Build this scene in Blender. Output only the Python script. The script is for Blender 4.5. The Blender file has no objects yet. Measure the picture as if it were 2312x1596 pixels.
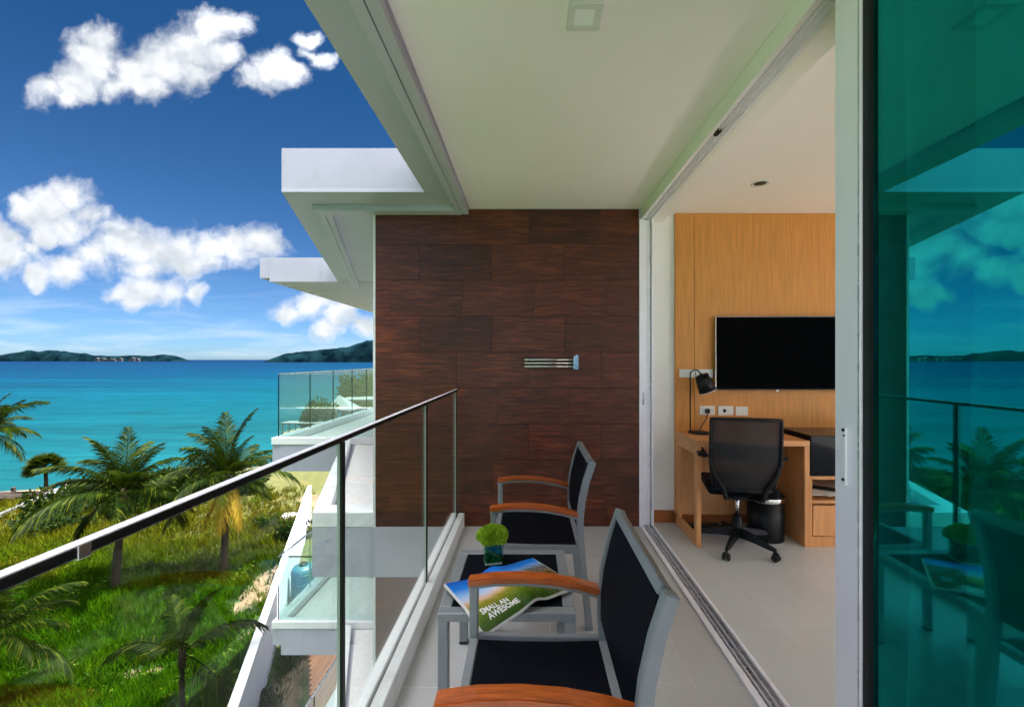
import bpy, bmesh, math, random
import numpy as np
from mathutils import Vector, Matrix, noise as mnoise
R = math.radians
PI = math.pi
random.seed(7)
sc = bpy.context.scene
COL = sc.collection
EYE = 1.40            # metres above the balcony floor (z = 0)

# ---------------------------------------------------------------- camera, sky, sun, exposure
cam_d = bpy.data.cameras.new("camera")
cam = bpy.data.objects.new("camera", cam_d); COL.objects.link(cam)
cam.location = (0, 0, EYE); cam.rotation_euler = (R(90), 0, 0)
cam_d.sensor_width = 36.0; cam_d.lens = 36.0 * 960 / 2312
cam_d.shift_x = -39 / 2312; cam_d.shift_y = 14 / 2312
cam_d.clip_start = 0.03; cam_d.clip_end = 60000
sc.camera = cam

SKY_STRENGTH = 0.08
SUN_STRENGTH = 2.0
EXPOSURE = 4.1
SUN_DIR = Vector((0.36, 0.05, 1.0)).normalized()     # towards the sun
sun_el = math.asin(SUN_DIR.z)
sun_az = math.atan2(SUN_DIR.x, SUN_DIR.y)
sun_d = bpy.data.lights.new("sun", 'SUN'); sun_d.energy = SUN_STRENGTH; sun_d.angle = R(0.5)
sun_d.color = (1.0, 0.955, 0.89)
sun = bpy.data.objects.new("sun", sun_d); COL.objects.link(sun)
sun.rotation_euler = SUN_DIR.to_track_quat('Z', 'Y').to_euler(); sun.location = (-20, 20, 60)
sc.view_settings.view_transform = 'Standard'; sc.view_settings.look = 'None'
sc.view_settings.gamma = 1.0; sc.view_settings.use_curve_mapping = False
sc.view_settings.exposure = EXPOSURE
sc.render.engine = 'CYCLES'
sc.cycles.max_bounces = 14; sc.cycles.diffuse_bounces = 8; sc.cycles.glossy_bounces = 6
sc.cycles.transparent_max_bounces = 24; sc.cycles.transmission_bounces = 8
sc.cycles.caustics_reflective = False; sc.cycles.caustics_refractive = False
sc.cycles.use_denoising = True
sc.cycles.sample_clamp_indirect = 6.0


class NT:
    """small helper to write node graphs"""
    def __init__(s, tree): s.t = tree; s.n = tree.nodes; s.l = tree.links
    def new(s, typ, **kw):
        n = s.n.new(typ)
        for k, v in kw.items():
            if k == 'i':
                for kk, vv in v.items():
                    if isinstance(vv, bpy.types.NodeSocket): s.l.new(vv, n.inputs[kk])
                    else: n.inputs[kk].default_value = vv
            else: setattr(n, k, v)
        return n
    def math(s, op, a, b=0.0, c=0.0, clamp=False):
        n = s.new('ShaderNodeMath', operation=op, use_clamp=clamp)
        for k, v in enumerate((a, b, c)):
            if isinstance(v, bpy.types.NodeSocket): s.l.new(v, n.inputs[k])
            else: n.inputs[k].default_value = v
        return n.outputs[0]
    def vmath(s, op, a, b=(0, 0, 0), out=0):
        n = s.new('ShaderNodeVectorMath', operation=op)
        for k, v in enumerate((a, b)):
            if isinstance(v, bpy.types.NodeSocket): s.l.new(v, n.inputs[k])
            else: n.inputs[k].default_value = v
        return n.outputs[out]
    def rng(s, v, a, b, c=0.0, d=1.0, smooth=True):
        n = s.new('ShaderNodeMapRange', interpolation_type='SMOOTHSTEP' if smooth else 'LINEAR')
        n.clamp = True
        s.l.new(v, n.inputs[0])
        for k, x in enumerate((a, b, c, d)): n.inputs[k + 1].default_value = x
        return n.outputs[0]
    def mix(s, f, a, b, blend='MIX'):
        n = s.new('ShaderNodeMix', data_type='RGBA', blend_type=blend)
        for sock, v in ((n.inputs[0], f), (n.inputs[6], a), (n.inputs[7], b)):
            if isinstance(v, bpy.types.NodeSocket): s.l.new(v, sock)
            else: sock.default_value = v if not isinstance(v, tuple) else (v + (1,) if len(v) == 3 else v)
        return n.outputs[2]
    def noise(s, vec, scale, detail=4, rough=0.55, dist=0.0, out=0):
        n = s.new('ShaderNodeTexNoise'); s.l.new(vec, n.inputs['Vector'])
        n.inputs['Scale'].default_value = scale; n.inputs['Detail'].default_value = detail
        n.inputs['Roughness'].default_value = rough; n.inputs['Distortion'].default_value = dist
        return n.outputs[out]


world = bpy.data.worlds.new("World"); sc.world = world; world.use_nodes = True
W = NT(world.node_tree); W.n.clear()
w_out = W.new('ShaderNodeOutputWorld'); w_bg = W.new('ShaderNodeBackground')
W.l.new(w_bg.outputs[0], w_out.inputs[0]); w_bg.inputs[1].default_value = SKY_STRENGTH
sky = W.new('ShaderNodeTexSky', sky_type='NISHITA'); sky.sun_disc = False
sky.sun_elevation = sun_el; sky.sun_rotation = sun_az
sky.altitude = 0; sky.air_density = 0.55; sky.dust_density = 0.6; sky.ozone_density = 3.0
tc = W.new('ShaderNodeTexCoord').outputs['Generated']
sep = W.new('ShaderNodeSeparateXYZ'); W.l.new(tc, sep.inputs[0])
dx, dy, dz = sep.outputs
ysafe = W.math('MAXIMUM', dy, 0.08)
u = W.math('DIVIDE', dx, ysafe); v = W.math('DIVIDE', dz, ysafe)
cP = W.new('ShaderNodeCombineXYZ'); W.l.new(u, cP.inputs[0]); W.l.new(v, cP.inputs[1])
P = cP.outputs[0]
# turbulent warp of the cloud bank coordinates
wn = W.new('ShaderNodeTexNoise'); W.l.new(P, wn.inputs['Vector']); wn.inputs['Scale'].default_value = 9; wn.inputs['Detail'].default_value = 4
wn.inputs['Roughness'].default_value = 0.52
wv = W.vmath('SUBTRACT', wn.outputs['Color'], (0.5, 0.5, 0.5))
wsc = W.new('ShaderNodeVectorMath', operation='SCALE'); W.l.new(wv, wsc.inputs[0]); wsc.inputs['Scale'].default_value = 0.07
Pw = W.vmath('ADD', P, wsc.outputs[0])
PUFFS = [  # sea-side cumulus, (azimuth tangent, elevation tangent) from the photo, radius
    (110, 205, 36), (165, 185, 48), (225, 135, 58), (235, 95, 42), (300, 165, 62), (370, 150, 66), (430, 115, 58), (478, 70, 52),
    (515, 58, 40), (505, 125, 36), (345, 185, 44), (150, 215, 26), (270, 190, 40), (440, 165, 34),
    (570, 172, 36), (620, 160, 42), (665, 165, 28), (703, 88, 24), (728, 132, 28), (700, 120, 18),
    (60, 472, 36), (118, 470, 52), (165, 450, 42), (150, 510, 52), (195, 485, 32), (95, 530, 34),
    (-10, 545, 55), (30, 575, 42), (62, 562, 24),
    (90, 628, 28), (150, 610, 38), (220, 580, 52), (280, 555, 56), (330, 572, 62), (400, 570, 54), (465, 570, 50), (530, 560, 52),
    (585, 545, 44), (430, 600, 34), (330, 605, 34),
    (268, 670, 28), (330, 655, 42), (388, 665, 40), (438, 672, 24), (300, 688, 24),
    (650, 706, 28), (705, 692, 36), (770, 708, 36), (740, 740, 30), (830, 735, 30),
]
field = None
Pe = W.vmath('MULTIPLY', Pw, (0.84, 1.18, 1.0))          # cumulus are wider than tall
for (px, py, r) in PUFFS:
    c = ((px - 1195) / 960, (812 - py) / 960, 0.0); rr = 1.5 * r / 960
    d = W.vmath('DISTANCE', Pe, (c[0] * 0.84, c[1] * 1.18, 0.0), out=1)
    val = W.math('MULTIPLY_ADD', d, -1.0 / rr, 1.0)
    field = val if field is None else W.math('SMOOTH_MAX', field, val, 0.18)
n4b = W.noise(P, 6.5, 4, 0.6)
n1 = W.noise(Pw, 11, 7, 0.62)
dens = W.math('ADD', field, W.math('MULTIPLY', W.math('SUBTRACT', n1, 0.5), 1.7))
a1 = W.math('MULTIPLY', W.rng(dens, 0.02, 0.80), W.rng(n4b, 0.22, 0.45, 0.55, 1.0))
a1 = W.math('MULTIPLY', a1, W.rng(dy, 0.10, 0.2))
# denser cumulus added over the unseen sky to light the balcony, on a flat deck
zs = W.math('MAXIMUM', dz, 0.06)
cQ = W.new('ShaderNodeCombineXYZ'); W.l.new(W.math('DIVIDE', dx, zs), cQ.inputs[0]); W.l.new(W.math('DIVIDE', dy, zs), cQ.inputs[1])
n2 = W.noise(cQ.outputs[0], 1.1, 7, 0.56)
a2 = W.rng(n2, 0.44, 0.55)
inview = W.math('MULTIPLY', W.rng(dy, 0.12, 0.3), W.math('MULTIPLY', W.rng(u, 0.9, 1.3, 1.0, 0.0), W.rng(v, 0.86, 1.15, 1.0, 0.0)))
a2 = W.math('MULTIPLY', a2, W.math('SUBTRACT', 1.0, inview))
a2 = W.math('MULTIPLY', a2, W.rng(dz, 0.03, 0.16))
# thin streaks towards the horizon
cS = W.new('ShaderNodeCombineXYZ'); W.l.new(W.math('MULTIPLY', u, 2.2), cS.inputs[0]); W.l.new(W.math('MULTIPLY', v, 17.0), cS.inputs[1])
n3 = W.noise(cS.outputs[0], 1.6, 6, 0.6, 0.4)
st = W.math('MULTIPLY', W.rng(n3, 0.42, 0.72), W.rng(dz, 0.02, 0.20, 0.30, 0.0))
st = W.math('MULTIPLY', st, W.rng(dz, 0.0, 0.012))
n4 = W.noise(P, 5.5, 5, 0.55)
n1c = W.noise(Pw, 13, 2, 0.5); n1b = W.noise(W.vmath('ADD', Pw, (0.008, 0.024, 0.0)), 13, 2, 0.5)
relief = W.rng(W.math('SUBTRACT', n1b, n1c), -0.12, 0.16)
shade = W.math('MULTIPLY', W.math('ADD', W.math('MULTIPLY', W.rng(n4, 0.35, 0.62), 0.6), W.math('MULTIPLY', relief, 0.5), clamp=True), W.rng(field, 0.05, 0.5))
ccol = W.mix(shade, (0.97, 0.98, 1.0), (0.60, 0.64, 0.68))
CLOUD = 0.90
sdot = W.vmath('DOT_PRODUCT', tc, tuple(SUN_DIR), out=1)      # cloud brightness raised towards the sun to light the shaded balcony
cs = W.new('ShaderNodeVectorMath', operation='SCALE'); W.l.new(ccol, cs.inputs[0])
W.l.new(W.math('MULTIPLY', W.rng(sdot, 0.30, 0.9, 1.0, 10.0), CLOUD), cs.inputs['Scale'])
skc = W.new('ShaderNodeVectorMath', operation='MULTIPLY'); W.l.new(sky.outputs[0], skc.inputs[0])
W.l.new(W.mix(W.math('POWER', W.rng(dz, 0.0, 0.50, smooth=False), 0.6), (0.092, 0.118, 0.138), (0.023, 0.067, 0.097)), skc.inputs[1])
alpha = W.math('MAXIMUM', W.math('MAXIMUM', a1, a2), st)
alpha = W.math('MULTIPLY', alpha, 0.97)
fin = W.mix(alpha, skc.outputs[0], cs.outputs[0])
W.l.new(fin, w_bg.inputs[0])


# ---------------------------------------------------------------- mesh and object helpers
def tag(o, label=None, cat=None, group=None, kind=None):
    if label: o['label'] = label
    if cat: o['category'] = cat
    if group: o['group'] = group
    if kind: o['kind'] = kind
    return o

def empty(name, loc=(0, 0, 0), rz=0.0, label=None, cat=None, group=None, kind=None):
    o = bpy.data.objects.new(name, None); COL.objects.link(o); o.location = loc; o.rotation_euler = (0, 0, rz)
    o.empty_display_size = 0.1
    return tag(o, label, cat, group, kind)

def link(name, me, m=None, parent=None, loc=(0, 0, 0), rot=(0, 0, 0), scale=None):
    o = bpy.data.objects.new(name, me); COL.objects.link(o)
    if m is not None and len(me.materials) == 0: me.materials.append(m)
    o.location = loc; o.rotation_euler = rot
    if scale: o.scale = scale
    if parent: o.parent = parent
    return o

class MB:
    def __init__(s): s.bm = bmesh.new()
    def box(s, x0, x1, y0, y1, z0, z1, bev=0.0, seg=1):
        r = bmesh.ops.create_cube(s.bm, size=1.0)
        vs = r['verts']
        for vv in vs:
            vv.co = Vector((x0 + (vv.co.x + .5) * (x1 - x0), y0 + (vv.co.y + .5) * (y1 - y0), z0 + (vv.co.z + .5) * (z1 - z0)))
        if bev > 0:
            es = set(e for vv in vs for e in vv.link_edges)
            bmesh.ops.bevel(s.bm, geom=list(es), offset=bev, segments=seg, affect='EDGES', profile=0.5)
        return s
    def prism(s, pts, z0, z1, axis='z', bev=0.0):
        """pts: 2D outline; extruded along axis (z: xy, y: xz, x: yz)"""
        def mk(p, h):
            return {'z': (p[0], p[1], h), 'y': (p[0], h, p[1]), 'x': (h, p[0], p[1])}[axis]
        a = [s.bm.verts.new(mk(p, z0)) for p in pts]; b = [s.bm.verts.new(mk(p, z1)) for p in pts]
        n = len(pts); fs = []
        fs.append(s.bm.faces.new(a[::-1])); fs.append(s.bm.faces.new(b))
        for k in range(n): fs.append(s.bm.faces.new((a[k], a[(k + 1) % n], b[(k + 1) % n], b[k])))
        bmesh.ops.recalc_face_normals(s.bm, faces=fs)
        if bev > 0:
            es = set(e for f in fs for e in f.edges)
            bmesh.ops.bevel(s.bm, geom=list(es), offset=bev, segments=1, affect='EDGES')
        return s
    def ribbon(s, pts, t, y0, y1, bev=0.0):
        """bar of thickness t along a polyline of (x,z), spanning y0..y1"""
        up, dn = [], []
        for k, p in enumerate(pts):
            a = Vector(pts[max(0, k - 1)]); b = Vector(pts[min(len(pts) - 1, k + 1)])
            d = (b - a).normalized(); nrm = Vector((-d.y, d.x)) * t / 2
            up.append(Vector(p) + nrm); dn.append(Vector(p) - nrm)
        ring = []
        for a, b in zip(up, dn):
            ring.append([s.bm.verts.new((a.x, y0, a.y)), s.bm.verts.new((a.x, y1, a.y)), s.bm.verts.new((b.x, y1, b.y)), s.bm.verts.new((b.x, y0, b.y))])
        fs = []
        for r0, r1 in zip(ring, ring[1:]):
            for k in range(4): fs.append(s.bm.faces.new((r0[k], r0[(k + 1) % 4], r1[(k + 1) % 4], r1[k])))
        fs.append(s.bm.faces.new(ring[0][::-1])); fs.append(s.bm.faces.new(ring[-1]))
        bmesh.ops.recalc_face_normals(s.bm, faces=fs)
        if bev > 0:
            es = [e for f in fs for e in f.edges if len(e.link_faces) == 2 and e.calc_face_angle(0) > 0.9]
            bmesh.ops.bevel(s.bm, geom=list(set(es)), offset=bev, segments=2, affect='EDGES')
        return s
    def tube(s, pts, r, n=8, cap=True):
        if not isinstance(r, (list, tuple)): r = [r] * len(pts)
        pts = [Vector(p) for p in pts]; rings = []; prev = None
        for k, p in enumerate(pts):
            d = (pts[min(len(pts) - 1, k + 1)] - pts[max(0, k - 1)]).normalized()
            if prev is None:
                ref = Vector((0, 0, 1)) if abs(d.z) < .9 else Vector((1, 0, 0)); a = d.cross(ref).normalized()
            else: a = (prev - d * prev.dot(d)).normalized()
            prev = a; b = d.cross(a)
            rings.append([s.bm.verts.new(p + (a * math.cos(2 * PI * i / n) + b * math.sin(2 * PI * i / n)) * r[k]) for i in range(n)])
        for r0, r1 in zip(rings, rings[1:]):
            for i in range(n):
                f = s.bm.faces.new((r0[i], r0[(i + 1) % n], r1[(i + 1) % n], r1[i])); f.smooth = True
        if cap: s.bm.faces.new(rings[0][::-1]); s.bm.faces.new(rings[-1])
        return s
    def lathe(s, prof, n=24, c=(0, 0, 0), M=None):
        rings = []
        for (r, z) in prof:
            rings.append([s.bm.verts.new((c[0] + r * math.cos(2 * PI * i / n), c[1] + r * math.sin(2 * PI * i / n), c[2] + z)) for i in range(n)])
        fs = []
        for r0, r1 in zip(rings, rings[1:]):
            for i in range(n):
                f = s.bm.faces.new((r0[i], r0[(i + 1) % n], r1[(i + 1) % n], r1[i])); f.smooth = True; fs.append(f)
        if prof[0][0] > 1e-4: s.bm.faces.new(rings[0][::-1])
        if prof[-1][0] > 1e-4: s.bm.faces.new(rings[-1])
        if M is not None: bmesh.ops.transform(s.bm, matrix=M, verts=[vv for r_ in rings for vv in r_])
        return s
    def mesh(s, name):
        me = bpy.data.meshes.new(name); s.bm.to_mesh(me); s.bm.free(); return me
    def build(s, name, m, parent=None, loc=(0, 0, 0), rot=(0, 0, 0)):
        return link(name, s.mesh(name), m, parent, loc, rot)

def box(name, x0, x1, y0, y1, z0, z1, m, parent=None, bev=0.0, seg=1):
    return MB().box(x0, x1, y0, y1, z0, z1, bev, seg).build(name, m, parent)

def struct(o, label=None):
    o['kind'] = 'structure'
    if label: o['label'] = label
    return o

# ---------------------------------------------------------------- materials
MATS = {}
def mat(name, base, rough=0.5, metal=0.0, var=0.0, vscale=3.0, bump=0.0, bscale=40.0, spec=0.5, stretch=(1, 1, 1), rnd=0.0, base2=None, detail=5, coat=0.0, dirt=0.0):
    m = bpy.data.materials.new(name); m.use_nodes = True
    T = NT(m.node_tree); T.n.clear()
    out = T.new('ShaderNodeOutputMaterial'); b = T.new('ShaderNodeBsdfPrincipled'); T.l.new(b.outputs[0], out.inputs[0])
    b.inputs['Roughness'].default_value = rough; b.inputs['Metallic'].default_value = metal
    b.inputs['Specular IOR Level'].default_value = spec; b.inputs['Coat Weight'].default_value = coat
    co = T.new('ShaderNodeTexCoord').outputs['Object']
    oi = T.new('ShaderNodeObjectInfo')
    loc = T.vmath('MULTIPLY', oi.outputs['Location'], (1, 1, 1))
    co = T.vmath('ADD', co, loc)
    if stretch != (1, 1, 1): co = T.vmath('MULTIPLY', co, stretch)
    base = tuple(base); base2 = base2 or tuple(min(1, c * 1.0) for c in base)
    col = None
    if var > 0:
        n = T.noise(co, vscale, detail, 0.6)
        hi = tuple(min(1.0, c * (1 + var)) for c in base2); lo = tuple(c * (1 - var) for c in base)
        col = T.mix(T.rng(n, 0.3, 0.7), lo, hi)
        rr = T.math('MULTIPLY_ADD', n, 0.16 * (1 if rough > .1 else .4), rough - 0.08 * (1 if rough > .1 else .4), clamp=True)
        T.l.new(rr, b.inputs['Roughness'])
    if rnd > 0:
        f = T.math('MULTIPLY_ADD', oi.outputs['Random'], 2 * rnd, 1 - rnd)
        src = col if col is not None else T.mix(0.0, base, base)
        sc_ = T.new('ShaderNodeVectorMath', operation='SCALE'); T.l.new(src, sc_.inputs[0]); T.l.new(f, sc_.inputs['Scale'])
        col = sc_.outputs[0]
    if dirt > 0:
        n = T.noise(co, 1.7, 7, 0.7, 0.6); n2_ = T.noise(T.vmath('MULTIPLY', co, (9, 9, 0.8)), 1.0, 4, 0.6)
        f = T.math('MULTIPLY', T.rng(n, 0.5, 0.75), T.rng(n2_, 0.4, 0.7)); f = T.math('MULTIPLY', f, dirt)
        src = col if col is not None else T.mix(0.0, base, base)
        col = T.mix(f, src, (0.20, 0.18, 0.14))
    if col is None: b.inputs['Base Color'].default_value = base + (1,)
    else: T.l.new(col, b.inputs['Base Color'])
    if bump > 0:
        bn = T.noise(co, bscale, 6, 0.65)
        bp = T.new('ShaderNodeBump'); bp.inputs['Strength'].default_value = 1.0; bp.inputs['Distance'].default_value = bump
        T.l.new(bn, bp.inputs['Height']); T.l.new(bp.outputs[0], b.inputs['Normal'])
    MATS[name] = m
    return m

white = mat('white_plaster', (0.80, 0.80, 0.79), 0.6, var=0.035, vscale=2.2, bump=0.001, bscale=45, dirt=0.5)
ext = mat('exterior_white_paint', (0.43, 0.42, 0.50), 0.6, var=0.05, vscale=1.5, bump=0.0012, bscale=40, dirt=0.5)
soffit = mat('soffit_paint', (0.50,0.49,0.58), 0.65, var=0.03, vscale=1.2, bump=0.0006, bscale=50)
ceilp = mat('ceiling_paint', (0.94, 0.88, 0.86), 0.55, var=0.02, vscale=0.8, bump=0.0003, bscale=70)
roomw = mat('room_paint', (0.88, 0.87, 0.83), 0.6, var=0.02, vscale=1.0)
alu = mat('powder_coated_aluminium', (0.27, 0.285, 0.305), 0.4, metal=0.25, var=0.05, vscale=14, bump=0.0002, bscale=300)
frame_w = mat('white_door_frame', (0.95, 0.91, 0.99), 0.32, metal=0.1, var=0.03, vscale=5)
blackm = mat('black_metal', (0.010, 0.010, 0.011), 0.45, metal=0.0, spec=0.25, var=0.1, vscale=10)
blackp = mat('black_plastic', (0.005, 0.0055, 0.007), 0.42, spec=0.3, var=0.15, vscale=12)
rubber = mat('black_rubber', (0.01, 0.01, 0.01), 0.7)
chrome = mat('chrome', (0.75, 0.75, 0.74), 0.12, metal=1.0, var=0.03, vscale=20)
sling = mat('black_sling', (0.004, 0.005, 0.009), 0.55, var=0.2, vscale=30, bump=0.0006, bscale=420, stretch=(1, 1, 0.6), spec=0.06)
glass_blk = mat('black_glass', (0.002, 0.003, 0.006), 0.08, spec=0.14)
screen = mat('tv_screen', (0.0008, 0.0008, 0.001), 0.25, spec=0.02)
armw = mat('orange_hardwood', (0.42, 0.088, 0.012), 0.34, var=0.28, vscale=6, stretch=(1.5, 22, 22), bump=0.0003, bscale=30, coat=0.3)
deskw = mat('desk_veneer', (0.66, 0.30, 0.112), 0.42, var=0.13, vscale=5, stretch=(9, 9, 0.7), bump=0.0001, bscale=20, rnd=0.06)
deskt = mat('desk_top_veneer', (0.66, 0.30, 0.112), 0.38, var=0.13, vscale=5, stretch=(0.8, 10, 10), bump=0.0001, bscale=20)
wallw = mat('wall_veneer', (0.62, 0.25, 0.048), 0.48, var=0.17, vscale=6, stretch=(14, 14, 0.45), bump=0.0002, bscale=18, rnd=0.04, detail=7)
skirtw = mat('skirting_wood', (0.36, 0.115, 0.028), 0.4, var=0.2, vscale=5, stretch=(1, 1, 12))
plank_m = mat('deck_timber', (0.36, 0.17, 0.075), 0.6, var=0.25, vscale=4, stretch=(12, 1, 12), bump=0.002, bscale=14, rnd=0.22)
inox = mat('satin_steel', (0.55, 0.55, 0.54), 0.28, metal=1.0, var=0.05, vscale=20)
stone = mat('pale_rock', (0.42, 0.41, 0.39), 0.8, var=0.3, vscale=5, bump=0.03, bscale=6)
plas_w = mat('white_plastic', (0.72, 0.71, 0.68), 0.35, var=0.03, vscale=8)
tankb = mat('blue_tank_plastic', (0.004, 0.055, 0.09), 0.45, var=0.15, vscale=3)
floor_t = mat('porcelain_floor_tile', (0.53, 0.515, 0.515), 0.16, var=0.035, vscale=2.5, rnd=0.02, bump=0.00015, bscale=5)
floor_in = mat('polished_room_tile', (0.60, 0.595, 0.60), 0.09, var=0.03, vscale=2.0, rnd=0.012, bump=0.0001, bscale=4)
grout = mat('pale_grout', (0.78, 0.75, 0.72), 0.8, var=0.08, vscale=20)
darkgrout = mat('dark_joint', (0.045, 0.016, 0.008), 0.8)
curtain_m = mat('curtain_fabric', (0.50, 0.51, 0.50), 0.8, var=0.1, vscale=12)
roof_dark = mat('grey_roof_sheet', (0.30, 0.31, 0.33), 0.6, var=0.15, vscale=4)
bark = mat('palm_bark', (0.030, 0.022, 0.014), 0.9, spec=0.1, var=0.45, vscale=8, stretch=(1, 1, 6), bump=0.02, bscale=9)
boardw = mat('weathered_board', (0.022, 0.011, 0.007), 0.7, var=0.35, vscale=3, stretch=(1, 1, 8), bump=0.01, bscale=8)

# brown wood-look wall tile: horizontal grain, glossy glaze
def brown_tile():
    m = bpy.data.materials.new('brown_wood_look_tile'); m.use_nodes = True
    T = NT(m.node_tree); T.n.clear()
    out = T.new('ShaderNodeOutputMaterial'); b = T.new('ShaderNodeBsdfPrincipled'); T.l.new(b.outputs[0], out.inputs[0])
    co = T.new('ShaderNodeTexCoord').outputs['Object']; oi = T.new('ShaderNodeObjectInfo')
    rv = T.new('ShaderNodeCombineXYZ'); T.l.new(T.math('MULTIPLY', oi.outputs['Random'], 37.0), rv.inputs[0]); T.l.new(T.math('MULTIPLY', oi.outputs['Random'], 91.0), rv.inputs[2])
    co = T.vmath('ADD', co, rv.outputs[0])
    warp = T.noise(co, 3.0, 3, 0.5, out=1)
    ws = T.new('ShaderNodeVectorMath', operation='SCALE'); T.l.new(T.vmath('SUBTRACT', warp, (.5, .5, .5)), ws.inputs[0]); ws.inputs['Scale'].default_value = 0.035
    cw = T.vmath('ADD', co, ws.outputs[0])
    g1 = T.noise(T.vmath('MULTIPLY', cw, (2.2, 1, 34)), 1.6, 8, 0.68, 0.5)
    g2 = T.noise(T.vmath('MULTIPLY', cw, (6, 1, 130)), 1.5, 5, 0.7)
    g3 = T.noise(T.vmath('MULTIPLY', cw, (1.5, 1, 4)), 1.8, 4, 0.6)
    g = T.math('ADD', T.math('MULTIPLY', g1, 0.5), T.math('ADD', T.math('MULTIPLY', g2, 0.3), T.math('MULTIPLY', g3, 0.2)))
    r = T.new('ShaderNodeValToRGB'); T.l.new(g, r.inputs[0])
    e = r.color_ramp.elements
    e[0].position = 0.34; e[0].color = (0.016, 0.003, 0.001, 1); e[1].position = 0.70; e[1].color = (0.30, 0.070, 0.021, 1)
    k = r.color_ramp.elements.new(0.50); k.color = (0.078, 0.015, 0.0035, 1)
    f = T.math('MULTIPLY_ADD', oi.outputs['Random'], 0.6, 0.7)
    s_ = T.new('ShaderNodeVectorMath', operation='SCALE'); T.l.new(r.outputs[0], s_.inputs[0]); T.l.new(f, s_.inputs['Scale'])
    T.l.new(s_.outputs[0], b.inputs['Base Color'])
    T.l.new(T.math('MULTIPLY_ADD', g2, 0.30, 0.20), b.inputs['Roughness'])
    b.inputs['Specular IOR Level'].default_value = 0.45
    bp = T.new('ShaderNodeBump'); bp.inputs['Distance'].default_value = 0.0032; bp.inputs['Strength'].default_value = 0.8
    T.l.new(T.math('ADD', g1, T.math('MULTIPLY', g2, 0.5)), bp.inputs['Height']); T.l.new(bp.outputs[0], b.inputs['Normal'])
    return m
browntile = brown_tile()

def thin_glass(name, tint, refl_col, refl, fres=True):
    m = bpy.data.materials.new(name); m.use_nodes = True
    T = NT(m.node_tree); T.n.clear()
    out = T.new('ShaderNodeOutputMaterial'); mx = T.new('ShaderNodeMixShader')
    tr = T.new('ShaderNodeBsdfTransparent'); tr.inputs[0].default_value = tint + (1,)
    gl = T.new('ShaderNodeBsdfGlossy'); gl.inputs['Roughness'].default_value = 0.0; gl.inputs['Color'].default_value = refl_col + (1,)
    if fres:
        ge = T.new('ShaderNodeNewGeometry'); dt = T.math('ABSOLUTE', T.vmath('DOT_PRODUCT', ge.outputs['Normal'], ge.outputs['Incoming'], out=1))
        q = T.math('POWER', T.math('SUBTRACT', 1.0, dt, clamp=True), 5.0)
        T.l.new(T.math('ADD', T.math('MULTIPLY_ADD', q, 0.9, 0.035), refl, clamp=True), mx.inputs[0])
    else: mx.inputs[0].default_value = refl
    T.l.new(tr.outputs[0], mx.inputs[1]); T.l.new(gl.outputs[0], mx.inputs[2]); T.l.new(mx.outputs[0], out.inputs[0])
    return m
clear = thin_glass('clear_glass', (0.965, 0.98, 0.97), (1, 1, 1), 0.0)
far_glass = thin_glass('greenish_glass', (0.86, 0.95, 0.93), (1, 1, 1), 0.0)
teal = thin_glass('teal_reflective_glass', (0.10, 0.74, 0.70), (0.04, 0.76, 0.78), 0.27, False)
edge_glass = mat('pale_glass_edge', (0.50, 0.60, 0.56), 0.15)

def foliage(name, a, b_, c_=None, trans=0.35, scale=1.2):
    m = bpy.data.materials.new(name); m.use_nodes = True
    T = NT(m.node_tree); T.n.clear()
    out = T.new('ShaderNodeOutputMaterial'); mx = T.new('ShaderNodeMixShader'); mx.inputs[0].default_value = trans
    p = T.new('ShaderNodeBsdfPrincipled'); p.inputs['Roughness'].default_value = 0.6; p.inputs['Specular IOR Level'].default_value = 0.05
    t = T.new('ShaderNodeBsdfTranslucent')
    geo = T.new('ShaderNodeNewGeometry'); oi = T.new('ShaderNodeObjectInfo')
    n = T.noise(geo.outputs['Position'], scale, 4, 0.6); f = T.rng(n, 0.3, 0.7)
    col = T.mix(f, a, b_)
    if c_: col = T.mix(T.rng(geo.outputs['Random Per Island'], 0.72, 0.95), col, c_)
    k = T.math('MULTIPLY', T.math('MULTIPLY_ADD', oi.outputs['Random'], 0.5, 0.75), T.math('MULTIPLY_ADD', geo.outputs['Random Per Island'], 0.7, 0.65))
    s_ = T.new('ShaderNodeVectorMath', operation='SCALE'); T.l.new(col, s_.inputs[0]); T.l.new(k, s_.inputs['Scale'])
    T.l.new(s_.outputs[0], p.inputs['Base Color'])
    T.l.new(T.mix(0.5, s_.outputs[0], (0.03, 0.05, 0.003)), t.inputs[0])
    T.l.new(p.outputs[0], mx.inputs[1]); T.l.new(t.outputs[0], mx.inputs[2]); T.l.new(mx.outputs[0], out.inputs[0])
    return m
palm_g = foliage('palm_leaf', (0.003, 0.009, 0.0008), (0.010, 0.021, 0.001), (0.032, 0.038, 0.002), 0.3)
palm_y = foliage('dead_palm_leaf', (0.26, 0.17, 0.015), (0.34, 0.23, 0.03), None, 0.3)
bush_g = foliage('shrub_leaf', (0.002, 0.010, 0.002), (0.008, 0.020, 0.002), (0.02, 0.03, 0.004), 0.25)
flower_g = foliage('lime_petal', (0.38, 0.62, 0.03), (0.55, 0.78, 0.07), None, 0.35, 30)

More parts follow.
